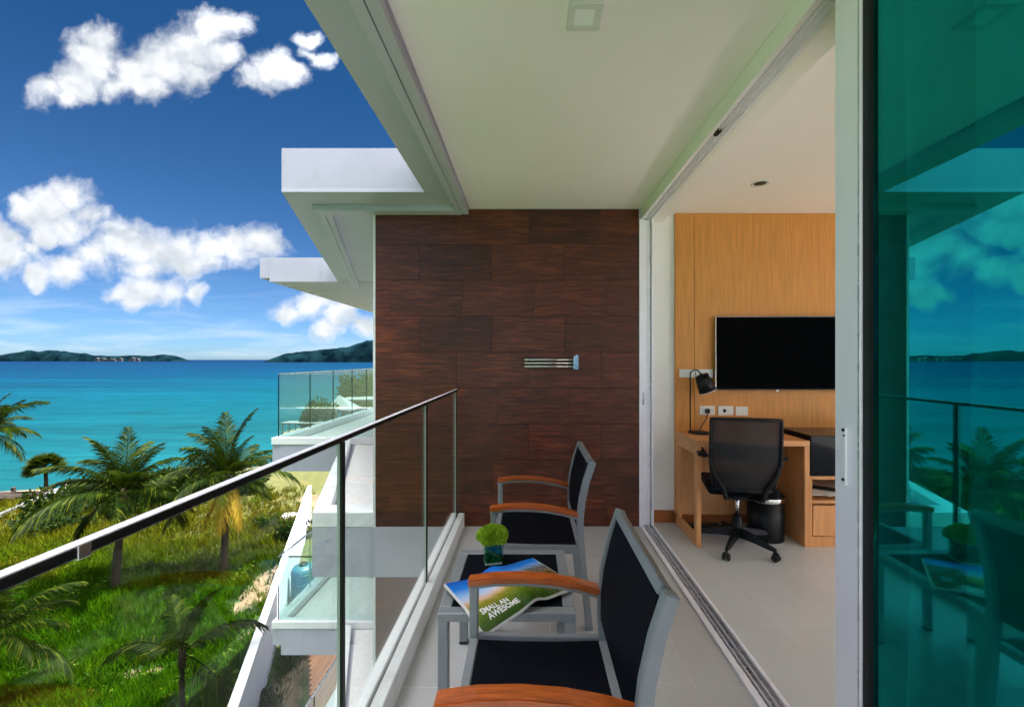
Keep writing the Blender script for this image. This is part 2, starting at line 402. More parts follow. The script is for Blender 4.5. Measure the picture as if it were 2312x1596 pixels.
# ---------------------------------------------------------------- terrain, sea, islands
SEA_Z = -8.2
def shore_y(x):
    return float(np.interp(x, [-400, -90, -60, -38.5, -34, -29.7, -26, -23], [10, 26, 28.5, 31, 32, 33.8, 36.5, 40]))
def shore_x(y):
    return float(np.interp(y, [38, 42, 48, 56, 64, 81, 130, 220, 420], [-10, -22, -28, -32.5, -32.3, -30.5, -29, -30, 30]))
def land_d(x, y):
    d1 = shore_y(min(x, -23.0)) - y if x < -10 else 40 - y
    d2 = (x - shore_x(y)) * 0.9
    return max(d1, d2)
def gz(x, y):
    d = land_d(x, y)
    h = SEA_Z + max(-2.5, min(1.55, d * 0.13)) if d > 0 else SEA_Z + max(-2.5, d * 0.10)
    if d > 2: h += 0.10 * mnoise.noise(Vector((x * 0.35, y * 0.35, 3.0))) + 0.04 * mnoise.noise(Vector((x * 1.3, y * 1.3, 9.0)))
    return h
SAND = [(-9.4, 15.4, .75, 2.2), (-8.3, 12.8, .4, 1.2), (-10.0, 10.9, .8, 0.45), (-10.6, 19.5, .7, 1.6), (-5.9, 9.4, 0.55, 2.6), (-4.9, 7.2, .6, 1.8), (-27, 27, 3, 1.2), (-11.5, 24.5, 2.0, 1.3)]
def sandness(x, y):
    s = 0.0
    for (cx, cy, rx, ry) in SAND:
        q = 1 - math.hypot((x - cx) / rx, (y - cy) / ry); s = max(s, q)
    return s

def ground_nodes(T, grass=False):
    pos = T.new('ShaderNodeNewGeometry').outputs['Position']
    wv_ = T.noise(pos, 0.9, 5, 0.65, out=1)
    ws = T.new('ShaderNodeVectorMath', operation='SCALE'); T.l.new(T.vmath('SUBTRACT', wv_, (.5, .5, .5)), ws.inputs[0]); ws.inputs['Scale'].default_value = 1.6
    flat = T.vmath('MULTIPLY', T.vmath('ADD', pos, ws.outputs[0]), (1, 1, 0))
    n1_ = T.noise(flat, 0.22, 5, 0.6)
    n2_ = T.noise(flat, 1.7, 6, 0.65)
    green = T.mix(T.rng(n2_, 0.3, 0.7), (0.005, 0.020, 0.0006), (0.022, 0.060, 0.001))
    dry = T.mix(T.rng(n2_, 0.35, 0.7), (0.040, 0.036, 0.002), (0.085, 0.060, 0.005))
    sepn = T.new('ShaderNodeSeparateXYZ'); T.l.new(pos, sepn.inputs[0])
    far = T.rng(sepn.outputs[1], 14.0, 21.0)          # drier grass towards the beach
    f = T.math('ADD', T.rng(n1_, 0.52, 0.70), T.math('MULTIPLY', far, 0.75), clamp=True)
    col = T.mix(T.math('MULTIPLY', f, 0.85), green, dry)
    if not grass:
        s = None
        for (cx, cy, rx, ry) in SAND:
            d = T.vmath('LENGTH', T.vmath('MULTIPLY', T.vmath('SUBTRACT', flat, (cx, cy, 0)), (1 / rx, 1 / ry, 0)), out=1)
            q = T.math('SUBTRACT', 1.0, d); s = q if s is None else T.math('MAXIMUM', s, q)
        hz = T.rng(sepn.outputs[2], SEA_Z + 0.1, SEA_Z + 0.75, 1.0, 0.0)
        s = T.math('MAXIMUM', T.rng(T.math('ADD', s, T.math('MULTIPLY', T.math('SUBTRACT', n2_, .5), 0.9)), 0.0, 0.25), hz)
        sandc = T.mix(T.rng(n2_, 0.3, 0.7), (0.060, 0.044, 0.020), (0.11, 0.08, 0.042))
        col = T.mix(s, col, sandc)
    return col, n2_, pos
def ground_mat():
    m = bpy.data.materials.new('garden_ground'); m.use_nodes = True
    T = NT(m.node_tree); T.n.clear()
    out = T.new('ShaderNodeOutputMaterial'); b = T.new('ShaderNodeBsdfPrincipled'); T.l.new(b.outputs[0], out.inputs[0])
    b.inputs['Roughness'].default_value = 0.9
    col, nn, pos = ground_nodes(T)
    fine = T.noise(pos, 9, 6, 0.7)
    s_ = T.new('ShaderNodeVectorMath', operation='SCALE'); T.l.new(col, s_.inputs[0]); T.l.new(T.math('MULTIPLY_ADD', fine, 1.0, 0.5), s_.inputs['Scale'])
    T.l.new(s_.outputs[0], b.inputs['Base Color'])
    bp = T.new('ShaderNodeBump'); bp.inputs['Distance'].default_value = 0.05; T.l.new(fine, bp.inputs['Height']); T.l.new(bp.outputs[0], b.inputs['Normal'])
    return m
def grass_mat():
    m = bpy.data.materials.new('grass_blade'); m.use_nodes = True
    T = NT(m.node_tree); T.n.clear()
    out = T.new('ShaderNodeOutputMaterial'); mx = T.new('ShaderNodeMixShader'); mx.inputs[0].default_value = 0.3
    p = T.new('ShaderNodeBsdfDiffuse'); t = T.new('ShaderNodeBsdfTranslucent')
    col, nn, pos = ground_nodes(T, True)
    geo = T.new('ShaderNodeNewGeometry')
    s_ = T.new('ShaderNodeVectorMath', operation='SCALE'); T.l.new(col, s_.inputs[0]); T.l.new(T.math('MULTIPLY_ADD', geo.outputs['Random Per Island'], 1.1, 0.7), s_.inputs['Scale'])
    T.l.new(s_.outputs[0], p.inputs[0]); T.l.new(s_.outputs[0], t.inputs[0])
    T.l.new(p.outputs[0], mx.inputs[1]); T.l.new(t.outputs[0], mx.inputs[2]); T.l.new(mx.outputs[0], out.inputs[0])
    return m

xs = np.unique(np.concatenate([np.linspace(-400, -60, 28), np.linspace(-60, 10, 141), np.linspace(10, 260, 20)]))
ys = np.unique(np.concatenate([np.linspace(-60, 0, 10), np.linspace(0, 110, 200), np.linspace(110, 430, 40)]))
verts = [(x, y, gz(x, y)) for y in ys for x in xs]
nx = len(xs)
faces = [(j * nx + i, j * nx + i + 1, (j + 1) * nx + i + 1, (j + 1) * nx + i) for j in range(len(ys) - 1) for i in range(nx - 1)]
me = bpy.data.meshes.new('ground'); me.from_pydata(verts, [], faces)
for p_ in me.polygons: p_.use_smooth = True
struct(link('ground', me, ground_mat()), 'overgrown green and sandy garden ground sloping to the beach')

def sea_mat():
    m = bpy.data.materials.new('turquoise_sea'); m.use_nodes = True
    T = NT(m.node_tree); T.n.clear()
    out = T.new('ShaderNodeOutputMaterial'); mx = T.new('ShaderNodeMixShader')
    dif = T.new('ShaderNodeBsdfDiffuse'); gl = T.new('ShaderNodeBsdfGlossy'); gl.inputs['Roughness'].default_value = 0.32
    pos = T.new('ShaderNodeNewGeometry').outputs['Position']
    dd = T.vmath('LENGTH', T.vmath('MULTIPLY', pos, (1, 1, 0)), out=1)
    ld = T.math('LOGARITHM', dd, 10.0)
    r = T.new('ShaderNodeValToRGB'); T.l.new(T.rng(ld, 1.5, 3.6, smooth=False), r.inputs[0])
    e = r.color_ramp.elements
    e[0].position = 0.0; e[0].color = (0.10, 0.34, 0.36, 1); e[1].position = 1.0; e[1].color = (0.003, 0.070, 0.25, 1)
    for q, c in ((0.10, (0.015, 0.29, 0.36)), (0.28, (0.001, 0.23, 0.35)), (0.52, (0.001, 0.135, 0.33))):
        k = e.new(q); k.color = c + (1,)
    w1 = T.noise(T.vmath('MULTIPLY', pos, (0.12, 0.55, 1)), 1.0, 7, 0.68, 0.3)
    w2 = T.noise(T.vmath('MULTIPLY', pos, (0.006, 0.045, 1)), 1.0, 9, 0.74)
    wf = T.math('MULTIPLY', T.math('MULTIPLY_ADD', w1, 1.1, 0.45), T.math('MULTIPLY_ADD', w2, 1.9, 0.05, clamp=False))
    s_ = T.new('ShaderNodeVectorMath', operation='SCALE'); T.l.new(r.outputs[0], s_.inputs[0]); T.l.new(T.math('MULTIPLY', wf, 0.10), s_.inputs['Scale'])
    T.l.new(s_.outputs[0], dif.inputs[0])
    gl.inputs['Color'].default_value = (1, 1, 1, 1)
    bp = T.new('ShaderNodeBump'); bp.inputs['Distance'].default_value = 0.9; bp.inputs['Strength'].default_value = 0.7
    T.l.new(w1, bp.inputs['Height']); T.l.new(bp.outputs[0], gl.inputs['Normal'])
    mx.inputs[0].default_value = 0.012
    T.l.new(dif.outputs[0], mx.inputs[1]); T.l.new(gl.outputs[0], mx.inputs[2]); T.l.new(mx.outputs[0], out.inputs[0])
    return m
mb = MB(); n_ = 96
ring0 = [mb.bm.verts.new((60 * math.cos(2 * PI * k / n_), 60 * math.sin(2 * PI * k / n_), SEA_Z)) for k in range(n_)]
mb.bm.faces.new(ring0)
for rad in (400, 4000, 26000):
    ring1 = [mb.bm.verts.new((rad * math.cos(2 * PI * k / n_), rad * math.sin(2 * PI * k / n_), SEA_Z)) for k in range(n_)]
    for k in range(n_): mb.bm.faces.new((ring0[k], ring0[(k + 1) % n_], ring1[(k + 1) % n_], ring1[k]))
    ring0 = ring1
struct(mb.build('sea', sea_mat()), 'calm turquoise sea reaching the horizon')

darkened_white = mat('darkened_white_paint', (0.075, 0.08, 0.085), 0.8, var=0.1, vscale=1)  # white paint, base colour darkened to offset direct sun at this exposure
housem = mat('distant_house_wall', (0.02, 0.023, 0.026), 0.8)
hill_m = mat('wooded_hill', (0.001, 0.004, 0.008), 0.9, spec=0.0, var=0.5, vscale=0.02, base2=(0.002, 0.0075, 0.010), bump=4.0, bscale=0.05)
def island(name, prof, Y, depth, label):
    """prof: (x, height) skyline; a ridge with its own depth"""
    X = np.array([p[0] for p in prof]); H = np.array([p[1] for p in prof])
    nx_, ny_ = 140, 24
    vs, fs = [], []
    for j in range(ny_):
        t = j / (ny_ - 1)
        for i in range(nx_):
            x = X[0] + (X[-1] - X[0]) * i / (nx_ - 1)
            h = float(np.interp(x, X, H)); cr = math.sin(PI * t) ** 0.75
            nse = mnoise.fractal(Vector((x * 0.012, t * 4, 0)), 1.0, 2.0, 5)
            t2 = 0.5 + (t - 0.5) * 1.0; z = SEA_Z - 2 + (h + 2) * cr * (1 + 0.16 * nse) + h * 0.05 * mnoise.noise(Vector((x * .06, t * 20, 1)))
            vs.append((x, Y + t * depth, z))
    for j in range(ny_ - 1):
        for i in range(nx_ - 1): a = j * nx_ + i; fs.append((a, a + 1, a + nx_ + 1, a + nx_))
    me = bpy.data.meshes.new(name); me.from_pydata(vs, [], fs)
    for p_ in me.polygons: p_.use_smooth = True
    return struct(link(name, me, hill_m), label)
k_ = 960 / 2500
island('hills', [((px - 1195) / k_, h / k_ + 9) for px, h in ((-900, 0), (-600, 14), (-300, 22), (-100, 12), (0, 10), (25, 14), (60, 20), (110, 21), (160, 17), (215, 10), (265, 8), (300, 9.5), (345, 8), (372, 12), (395, 9), (412, 2), (420, -3))], 2440, 120, 'low dark wooded island on the far left horizon')
k2_ = 960 / 1600
island('headland', [((px - 1195) / k2_, h / k2_ + 6) for px, h in ((606, -4), (618, 4), (650, 16), (690, 21), (750, 26), (790, 33), (843, 47), (950, 58), (1100, 50), (1400, 30), (1700, 0))], 1540, 120, 'dark wooded headland rising behind the brown wall')
for k, (px, w_, h_) in enumerate(((262, 9, 10), (275, 14, 8), (292, 22, 7), (312, 10, 9), (338, 12, 12), (350, 8, 7))):
    c = (px - 1195) / k_
    o = empty('seaside_house', (c, 2385, SEA_Z), 0, 'tiny white building on the shore of the far island, ' + ('westernmost of the row', 'beside a gap', 'longest and lowest of the row', 'between long block and tall one', 'tallest at the island point', 'last one before the point')[k], 'house', 'white houses on the far island')
    w2 = w_ / k_ / 2.2
    box('wall', -w2, w2, 0, 12, 0, h_ * 1.3 + 3, housem, o); MB().prism([(-w2 - 1, h_ * 1.3 + 3), (w2 + 1, h_ * 1.3 + 3), (0, h_ * 1.3 + 7)], -1, 13, 'y').build('roof', housem, o)

# grass: one mass of blades
def grass():
    rng_ = np.random.default_rng(3)
    V, F = [], []
    cnt = 0; n_try = 46000
    px = rng_.uniform(-90, 700, n_try); t = rng_.uniform(0, 1, n_try) ** 0.8
    py = 1100 + t * 620
    for i in range(n_try):
        k = (py[i] - 812) / 8.05; X = (px[i] - 1195) / k; Y = 960 / k
        X += rng_.normal(0, .3); Y += rng_.normal(0, .3)
        if Y > 30 or land_d(X, Y) < 3.5: continue
        # leave the boundary wall and the building's strip free
        wx = -5.47 - (Y - 7.84) * 0.412
        if X > wx - 0.1 and X < wx + 0.35: continue
        if X >= wx + .35 and not (-6.6 < X + (Y - 10) * .2 < -5.8): continue
        s_ = sandness(X, Y)
        if s_ > 0.12 and rng_.uniform() < 0.93: continue
        z = gz(X, Y)
        hgt = (0.14 + 0.20 * rng_.uniform()) * (0.8 + 0.7 * mnoise.noise(Vector((X * .5, Y * .5, 0))) + .3)
        for b in range(5):
            a = rng_.uniform(0, 2 * PI); w = 0.014 + 0.012 * rng_.uniform()
            bx = X + rng_.normal(0, .07); by = Y + rng_.normal(0, .07); L = hgt * rng_.uniform(.6, 1.3)
            ca, sa = math.cos(a), math.sin(a); ln = L * rng_.uniform(.25, .8); la = rng_.uniform(0, 2 * PI)
            V += [(bx - ca * w, by - sa * w, z - .02), (bx + ca * w, by + sa * w, z - .02), (bx + math.cos(la) * ln, by + math.sin(la) * ln, z + L)]
            F.append((cnt, cnt + 1, cnt + 2)); cnt += 3
    me = bpy.data.meshes.new('grass'); me.from_pydata(V, [], F)
    o = link('grass', me, grass_mat()); tag(o, 'long uneven grass covering the garden below', 'grass', kind='stuff')
grass()

# ---------------------------------------------------------------- our balcony
CZ = 2.669           # ceiling height
YW = 3.583           # face of the brown wall
YR = -0.6            # roof cut short out of view, so added sunlit floor bounces light in
YB = -5.0            # end of the balcony behind the camera
GX = -0.600          # plane of the glass balustrade

def build_slab(dz, lvl_label):
    # outline of the floor plates: our bay, the angled ledge, the projecting bay beyond
    out1 = [(-0.654, YB), (6.0, YB), (6.0, YW), (6.0, 12.5), (-4.10, 12.5), (-4.10, 7.10), (-3.02, 7.10), (-3.03, 6.95), (-1.83, YW), (-0.654, YW)]
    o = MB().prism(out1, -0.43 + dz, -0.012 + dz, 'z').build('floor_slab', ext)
    struct(o, lvl_label)
    # fascia of the projecting bay, with its stepped left corner
    box('fascia', -4.25, -4.10, 7.04, 12.5, -0.29 + dz, -0.0 + dz, ext, o)
    box('fascia', -4.10, -3.0, 7.02, 7.10, -0.44 + dz, 0.0 + dz, ext, o)
    return o
slab0 = build_slab(0, 'white concrete floor slab with stepped edge at our level')
slab1 = build_slab(-3.03, 'white concrete floor slab one storey below')

def kerbs(dz, o):
    w = 0.09
    # angled kerb: near run along the wall line, oblique run, and the kerb of the projecting bay
    MB().prism([(-1.83, YW), (-1.3, YW), (-1.3, 3.77), (-1.755, 3.77), (-2.90, 6.93), (-3.02, 6.93)], -0.011 + dz, 0.116 + dz, 'z', bev=0.006).build('kerb', white, o)
    box('kerb', -4.25, -1.5, 7.00, 7.14, 0.002 + dz, 0.116 + dz, white, o, bev=0.006)
    box('kerb', -4.25, -4.07, 7.142, 12.5, 0.002 + dz, 0.116 + dz, white, o, bev=0.006)
    MB().prism([(-1.72, 3.772), (-1.3, 3.772), (-1.3, 6.99), (-2.86, 6.99)], -0.0115 + dz, 0.0 + dz, 'z').build('paving', grout, o)
    box('paving', -4.06, -1.5, 7.145, 12.5, -0.0115 + dz, 0.001 + dz, grout, o)
kerbs(0, slab0); kerbs(-3.03, slab1)

# our floor tiles
fl = struct(box('floor', -0.545, 0.925, YB, YW - 0.002, -0.011, -0.0012, grout), 'beige grey tiled balcony floor')
tile_cache = {}
def tile_mesh(w, d, h=0.009, bev=0.0005):
    key = (round(w, 3), round(d, 3), h)
    if key not in tile_cache:
        tile_cache[key] = MB().box(0, w, 0, d, 0, h, bev).mesh('tile')
    return tile_cache[key]
def lay_tiles(parent, xb, yb, z, m, g=0.003):
    for x0, x1 in zip(xb, xb[1:]):
        for y0, y1 in zip(yb, yb[1:]):
            me = tile_mesh(x1 - x0 - g, y1 - y0 - g)
            key = me
            o = bpy.data.objects.new('tile', me); COL.objects.link(o); o.location = (x0 + g / 2, y0 + g / 2, z); o.parent = parent
            if not me.materials: me.materials.append(m)
lay_tiles(fl, [-0.545, 0.11, 0.71, 0.925], [-4.98, -4.18, -3.58, -2.98, -2.38, -1.78, -1.18, -.58, .02, .62, 1.22, 1.82, 2.42, 3.02, 3.58], -0.009, floor_t)
tile_cache.clear()

# kerb under the balustrade, in two lengths of white coping either side of the glass channel
kb = empty('balustrade_kerb', (0, 0, 0), 0, 'white rendered kerb carrying the near glass balustrade', 'kerb'); kb['kind'] = 'structure'
box('coping', -0.654, GX - 0.006, YB, YW - .004, 0.0, 0.116, white, kb, bev=0.004)
box('coping', GX + 0.006, -0.545, YB, YW - .004, -0.003, 0.113, white, kb, bev=0.004)
box('channel', GX - 0.006, GX + 0.006, YB, YW - .004, 0.0, 0.098, rubber, kb)

# balustrade
bal = empty('glass_balustrade', (GX, 0, 0.1), 0, 'frameless clear glass balustrade with black handrail, nearest to us', 'railing')
def bbox(name, *a, **k):
    o = MB().box(*a[:6], k.get('bev', 0)).build(name, a[6], bal); o.location = (-GX, 0, -0.1); return o
hr = bbox('handrail', GX - 0.016, GX + 0.004, YB, YW - 0.01, 1.137, 1.153, blackm, bev=0.0025)
bbox('highlight_strip', GX - 0.0155, GX + 0.0035, YB, YW - 0.012, 1.1532, 1.1550, frame_w)  # white strip standing in for the sky's reflection on the black rail
joint_o = bbox('rail_joint', GX - 0.018, GX + 0.006, 0.560, 0.578, 1.135, 1.1545, inox, bev=0.001)
joints_y = [-4.8, -3.85, -2.9, -1.9, -0.86, 0.16, 1.348, 2.462, 3.46]
for y0, y1 in zip(joints_y, joints_y[1:]):
    bbox('pane', GX - 0.004, GX + 0.004, y0 + 0.030, y1 - 0.012, 0.100, 1.136, clear)
    bbox('pane_edge', GX - 0.0042, GX + 0.0042, y1 - 0.0118, y1 - 0.0106, 0.100, 1.136, edge_glass)
    bbox('post', GX - 0.008, GX + 0.006, y1 + 0.006, y1 + 0.026, 0.114, 1.136, blackm, bev=0.001)

# brown tiled wall
bw = empty('brown_wall', (0, YW, 0), 0, 'dividing wall clad in dark brown wood look tiles', 'wall')
def wb(name, x0, x1, y0, y1, z0, z1, m, bev=0.0):
    return link(name, MB().box(x0, x1, y0 - YW, y1 - YW, z0, z1, bev).mesh(name), m, bw)
wb('core', -1.298, 0.925, YW + 0.011, YW + 0.14, -3.3, CZ, darkgrout)
wb('end_trim', -1.318, -1.298, YW + 0.002, YW + 0.15, -3.3, CZ, white)
def clad(zmax, zmin_l, zmin_r, xo, rows_top):
    r = 0; z1 = rows_top
    while z1 > min(zmin_l, zmin_r) + 0.01:
        z0 = z1 - 0.302
        off = 0.0 if r % 2 == 0 else 0.30
        if r % 3 == 2: off += 0.05
        xx = [-1.298] + [x for x in np.arange(-3.054 + off, 1.0, 0.61) if -1.20 < x < 0.86] + [0.925]
        for a, b in zip(xx, xx[1:]):
            zb = max(z0, zmin_l if (a + b) / 2 < -0.60 else zmin_r); zt = min(z1, zmax)
            if zt - zb < 0.02: continue
            me = MB().box(-(b - a) / 2 + .0007, (b - a) / 2 - .0007, 0, 0.010, -(zt - zb) / 2 + .0007, (zt - zb) / 2 - .0007, 0.0012).mesh('tile')
            me.materials.append(browntile)
            o = bpy.data.objects.new('tile', me); COL.objects.link(o); o.parent = bw
            o.location = ((a + b) / 2, 0.0008 + 0.0012 * random.random(), (zb + zt) / 2)
        z1 = z0; r += 1
clad(CZ - 0.004, 0.118, 0.004, 0, 2.672)
clad(-0.44, -3.02, -3.02, 0, -0.44)

# ceiling, dropped bands, roof plates
ce = struct(MB().prism([(-0.50, YR), (0.94, YR), (0.94, YW - .002), (-0.50, YW - .002)], CZ, CZ + 0.03, 'z').build('ceiling', ceilp), 'pale cream painted balcony ceiling')
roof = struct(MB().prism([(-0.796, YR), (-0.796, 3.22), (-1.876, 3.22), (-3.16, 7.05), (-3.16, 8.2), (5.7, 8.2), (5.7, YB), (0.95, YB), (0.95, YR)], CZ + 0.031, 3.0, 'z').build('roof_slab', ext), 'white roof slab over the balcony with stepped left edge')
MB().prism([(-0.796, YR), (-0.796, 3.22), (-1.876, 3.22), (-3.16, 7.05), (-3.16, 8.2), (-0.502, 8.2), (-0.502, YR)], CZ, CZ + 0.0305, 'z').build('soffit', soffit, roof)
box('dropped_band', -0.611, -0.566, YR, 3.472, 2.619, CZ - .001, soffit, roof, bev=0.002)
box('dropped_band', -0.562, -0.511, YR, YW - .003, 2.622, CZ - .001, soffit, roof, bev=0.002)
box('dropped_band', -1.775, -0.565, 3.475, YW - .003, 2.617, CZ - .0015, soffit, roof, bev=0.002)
# oblique dropped band and raised field of the next bay
def obl(name, xo, wd, z0, m):
    a = (-1.775 + xo, YW + .0); b = (-3.02 + xo, 7.3)
    MB().prism([a, b, (b[0] + wd, b[1]), (a[0] + wd, a[1])], z0, CZ - .002, 'z').build(name, m, roof)
obl('dropped_band', 0.0, 0.05, 2.62, soffit); obl('dropped_band', 0.054, 0.05, 2.624, soffit)
# roof plate of the projecting bay
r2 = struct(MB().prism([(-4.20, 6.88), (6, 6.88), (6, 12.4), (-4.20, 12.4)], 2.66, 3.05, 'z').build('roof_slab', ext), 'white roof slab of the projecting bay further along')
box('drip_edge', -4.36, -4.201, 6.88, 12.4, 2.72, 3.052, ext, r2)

# ceiling lamp
cl = empty('ceiling_lamp', (0.203, 1.567, CZ), 0, 'small square white ceiling light above the balcony', 'ceiling light')
def rel(name, o, x0, x1, y0, y1, z0, z1, m, bev=0.0):
    return MB().box(x0, x1, y0, y1, z0, z1, bev).build(name, m, o)
for (a, b, c, d) in ((-.062, .062, .038, .062), (-.062, .062, -.062, -.038), (-.062, -.038, -.0378, .0378), (.038, .062, -.0378, .0378)):
    rel('rim', cl, a, b, c, d, -0.012, -0.0005, plas_w, 0.001)
rel('diffuser', cl, -.0375, .0375, -.0375, .0375, -0.007, -0.0005, mat('lamp_diffuser', (0.92, 0.92, 0.92), 0.3))

# ---------------------------------------------------------------- sliding door frame, room shell
df = empty('door_frame', (0.98, YW, 0), 0, 'white aluminium frame and tracks of the wide sliding door', 'door frame')
def dfb(name, x0, x1, y0, y1, z0, z1, m, bev=0.0015):
    return MB().box(x0 - .98, x1 - .98, y0 - YW, y1 - YW, z0, z1, bev).build(name, m, df)
# sill track: raised ribs with channels between
dfb('track', 0.926, 1.045, YB, 3.60, -0.012, -0.002, inox)
for x0, x1, h in ((0.926, 0.957, .010), (0.972, 0.976, .012), (1.000, 1.004, .012), (1.030, 1.048, .014)):
    dfb('rib', x0, x1, YB, 3.572, -0.0015, h, frame_w)
dfb('drain_slot', 0.978, 0.995, 1.905, 1.912, -0.0012, 0.001, blackp, 0); dfb('drain_slot', 0.978, 0.995, 1.925, 1.932, -0.0012, 0.001, blackp, 0)
# far jamb
for x0, x1, y0, m in ((0.926, 0.950, 3.573, frame_w), (0.950, 1.004, 3.598, frame_w), (1.004, 1.016, 3.585, frame_w), (1.016, 1.030, 3.602, inox), (1.030, 1.048, 3.573, frame_w)):
    dfb('jamb', x0, x1, y0, 3.64, 0.0, 2.58, m)
dfb('stopper', 0.968, 0.990, 2.19, 2.235, 2.572, 2.600, blackp)
dfb('latch', 0.955, 0.970, 3.590, 3.597, 1.02, 1.12, inox)
# head
dfb('head', 0.941, 0.965, YB, 3.60, 2.58, CZ + .02, frame_w)
for x0, x1, h in ((0.965, 0.976, .020), (0.976, 0.980, .0), (0.980, 1.000, .020), (1.000, 1.004, 0.0), (1.004, 1.028, .020), (1.028, 1.046, .0)):
    dfb('head_rail', x0 + .0003, x1 - .0003, YB, 3.60, 2.58 + h, CZ + .018, frame_w, 0)

fb = struct(box('floor', 1.049, 6.0, YB, 3.66, -0.011, -0.0006, floor_in), 'polished grey tiled floor of the hotel room')
lay_tiles(fb, [1.049, 1.30, 1.90, 2.50, 3.10, 3.70, 4.30, 4.90, 5.50], [-4.98, -4.2, -3.6, -2.98, -2.2, -1.4, -.8, -.2, .4, 1.0, 1.6, 2.2, 2.8, 3.40, 3.66], -0.0088, floor_in, 0.0006)
struct(box('ceiling', 1.147, 5.7, YB, 3.68, 2.651, 2.69, ceilp), 'cream painted ceiling inside the room')
struct(box('lintel', 1.047, 1.146, YB, 3.66, 2.58, 2.699, ceilp), 'plain plaster lintel above the sliding door')
wl = struct(box('wall', 1.049, 1.246, 3.67, 3.80, -0.01, 2.65, roomw), 'narrow off white wall between door jamb and wood panelling')
box('skirting', 1.050, 1.245, 3.655, 3.6699, 0.001, 0.105, skirtw, wl, bev=0.002)
struct(box('wall', 1.247, 6.0, 3.66, 3.80, -0.01, 2.65, roomw), 'back wall behind the veneer panels')
fw = struct(box('wall', 5.6, 5.7, 2.4, 3.66, -0.01, 2.65, roomw), 'wall on the far side of the room beside an opening added to let light in')
box('light_opening_head', 5.6, 5.7, YB, 2.399, 2.45, 2.65, roomw, fw); box('sill', 5.6, 5.7, YB, 2.399, -.01, .10, roomw, fw)  # unseen side opening, added so daylight reaches the room
for y in (-5, -3.2, -1.4, .4, 2.34): box('added_mullion', 5.63, 5.68, y, y + .05, .101, 2.449, frame_w, fw)
ew = struct(box('wall', 5.0, 6.0, YB - .12, YB - .01, -0.4, 2.7, roomw), 'end wall of the room beside a wide opening added for light')
box('light_opening_head', 1.05, 4.999, YB - .12, YB - .01, 2.50, 2.7, roomw, ew)  # unseen end opening, added to bring sky light indoors
for x in (1.05, 2.35, 3.65, 4.95): box('added_mullion', x, x + .05, YB - .09, YB - .04, 0.0, 2.499, frame_w, ew)

wp = empty('wood_panelling', (1.247, 3.66, 0), 0, 'honey coloured wood veneer panels covering the room wall', 'wall panelling')
def wpb(name, x0, x1, y0, y1, z0, z1, m, bev=0.001):
    return MB().box(x0 - 1.247, x1 - 1.247, y0 - 3.66, y1 - 3.66, z0, z1, bev).build(name, m, wp)
wpb('panel', 1.247, 1.262, 3.625, 3.659, 0.09, 2.648, wallw)
wpb('panel', 1.264, 1.409, 3.632, 3.659, 0.09, 2.648, wallw)
wpb('panel', 1.412, 3.30, 3.632, 3.659, 0.09, 2.648, wallw)
wpb('panel', 3.303, 5.2, 3.632, 3.659, 0.09, 2.648, wallw)
wpb('skirting', 1.247, 5.2, 3.640, 3.659, 0.001, 0.088, skirtw)

# television
tv = empty('television', (2.12, 3.58, 1.454), 0, 'large black flat television hung on the wood wall', 'television')
rel('bezel', tv, -.545, .545, .003, .040, -.308, .308, blackp, .003)
rel('screen', tv, -.538, .538, -.001, .003, -.297, .300, screen)
rel('edge_strip', tv, -.5475, -.5452, .004, .03, -.308, .308, chrome); rel('edge_strip', tv, -.545, .545, .004, .03, .3082, .3095, chrome)
rel('wall_bracket', tv, -.2, .2, .040, .052, -.15, .15, blackp)
rel('sensor', tv, -0.04, -0.015, .0, .01, -.318, -.308, inox)

# wall plates
def plate(x, z, w, h, label, kind):
    o = empty('socket_plate', (x, 3.631, z), 0, label, 'wall socket' if kind else 'switch panel')
    rel('cover', o, -w / 2, w / 2, -.009, 0, -h / 2, h / 2, plas_w, .002)
    return o
p1 = plate(1.422, 1.283, 0.285, 0.070, 'long white switch panel behind the desk lamp', 0)
for k in range(6): rel('switch', p1, -.125 + k * .040, -.09 + k * .040, -.0115, -.0091, -.024, .024, plas_w, .001)
rel('indicator', p1, -.055, -.050, -.0125, -.0116, -.015, .015, blackp); rel('indicator', p1, -.012, -.007, -.0125, -.0116, -.015, .015, blackp)
p2 = plate(1.517, 0.968, 0.130, 0.075, 'white socket plate with a black plug in it', 1)
rel('plug', p2, -.020, .012, -.040, -.0095, -.022, .016, blackp, .004); rel('socket', p2, .02, .05, -.011, -.0093, -.02, .02, plas_w, .001)
p3 = plate(1.675, 0.966, 0.130, 0.078, 'white socket plate with round aerial outlet', 1)
MB().lathe([(0.014, 0), (0.014, .004), (.006, .004), (.006, .001)], 16, M=Matrix.Rotation(R(90), 4, 'X')).build('outlet', blackp, p3, (-.012, -.0095, 0))
rel('socket', p3, .015, .05, -.011, -.0093, -.02, .02, plas_w, .001)
p4 = plate(1.812, 0.962, 0.105, 0.076, 'small white socket plate nearest to the television', 1)
rel('socket', p4, -.03, 0.0, -.011, -.0093, -.02, .02, plas_w, .001); rel('socket', p4, .008, 0.036, -.011, -.0093, -.02, .02, plas_w, .001)

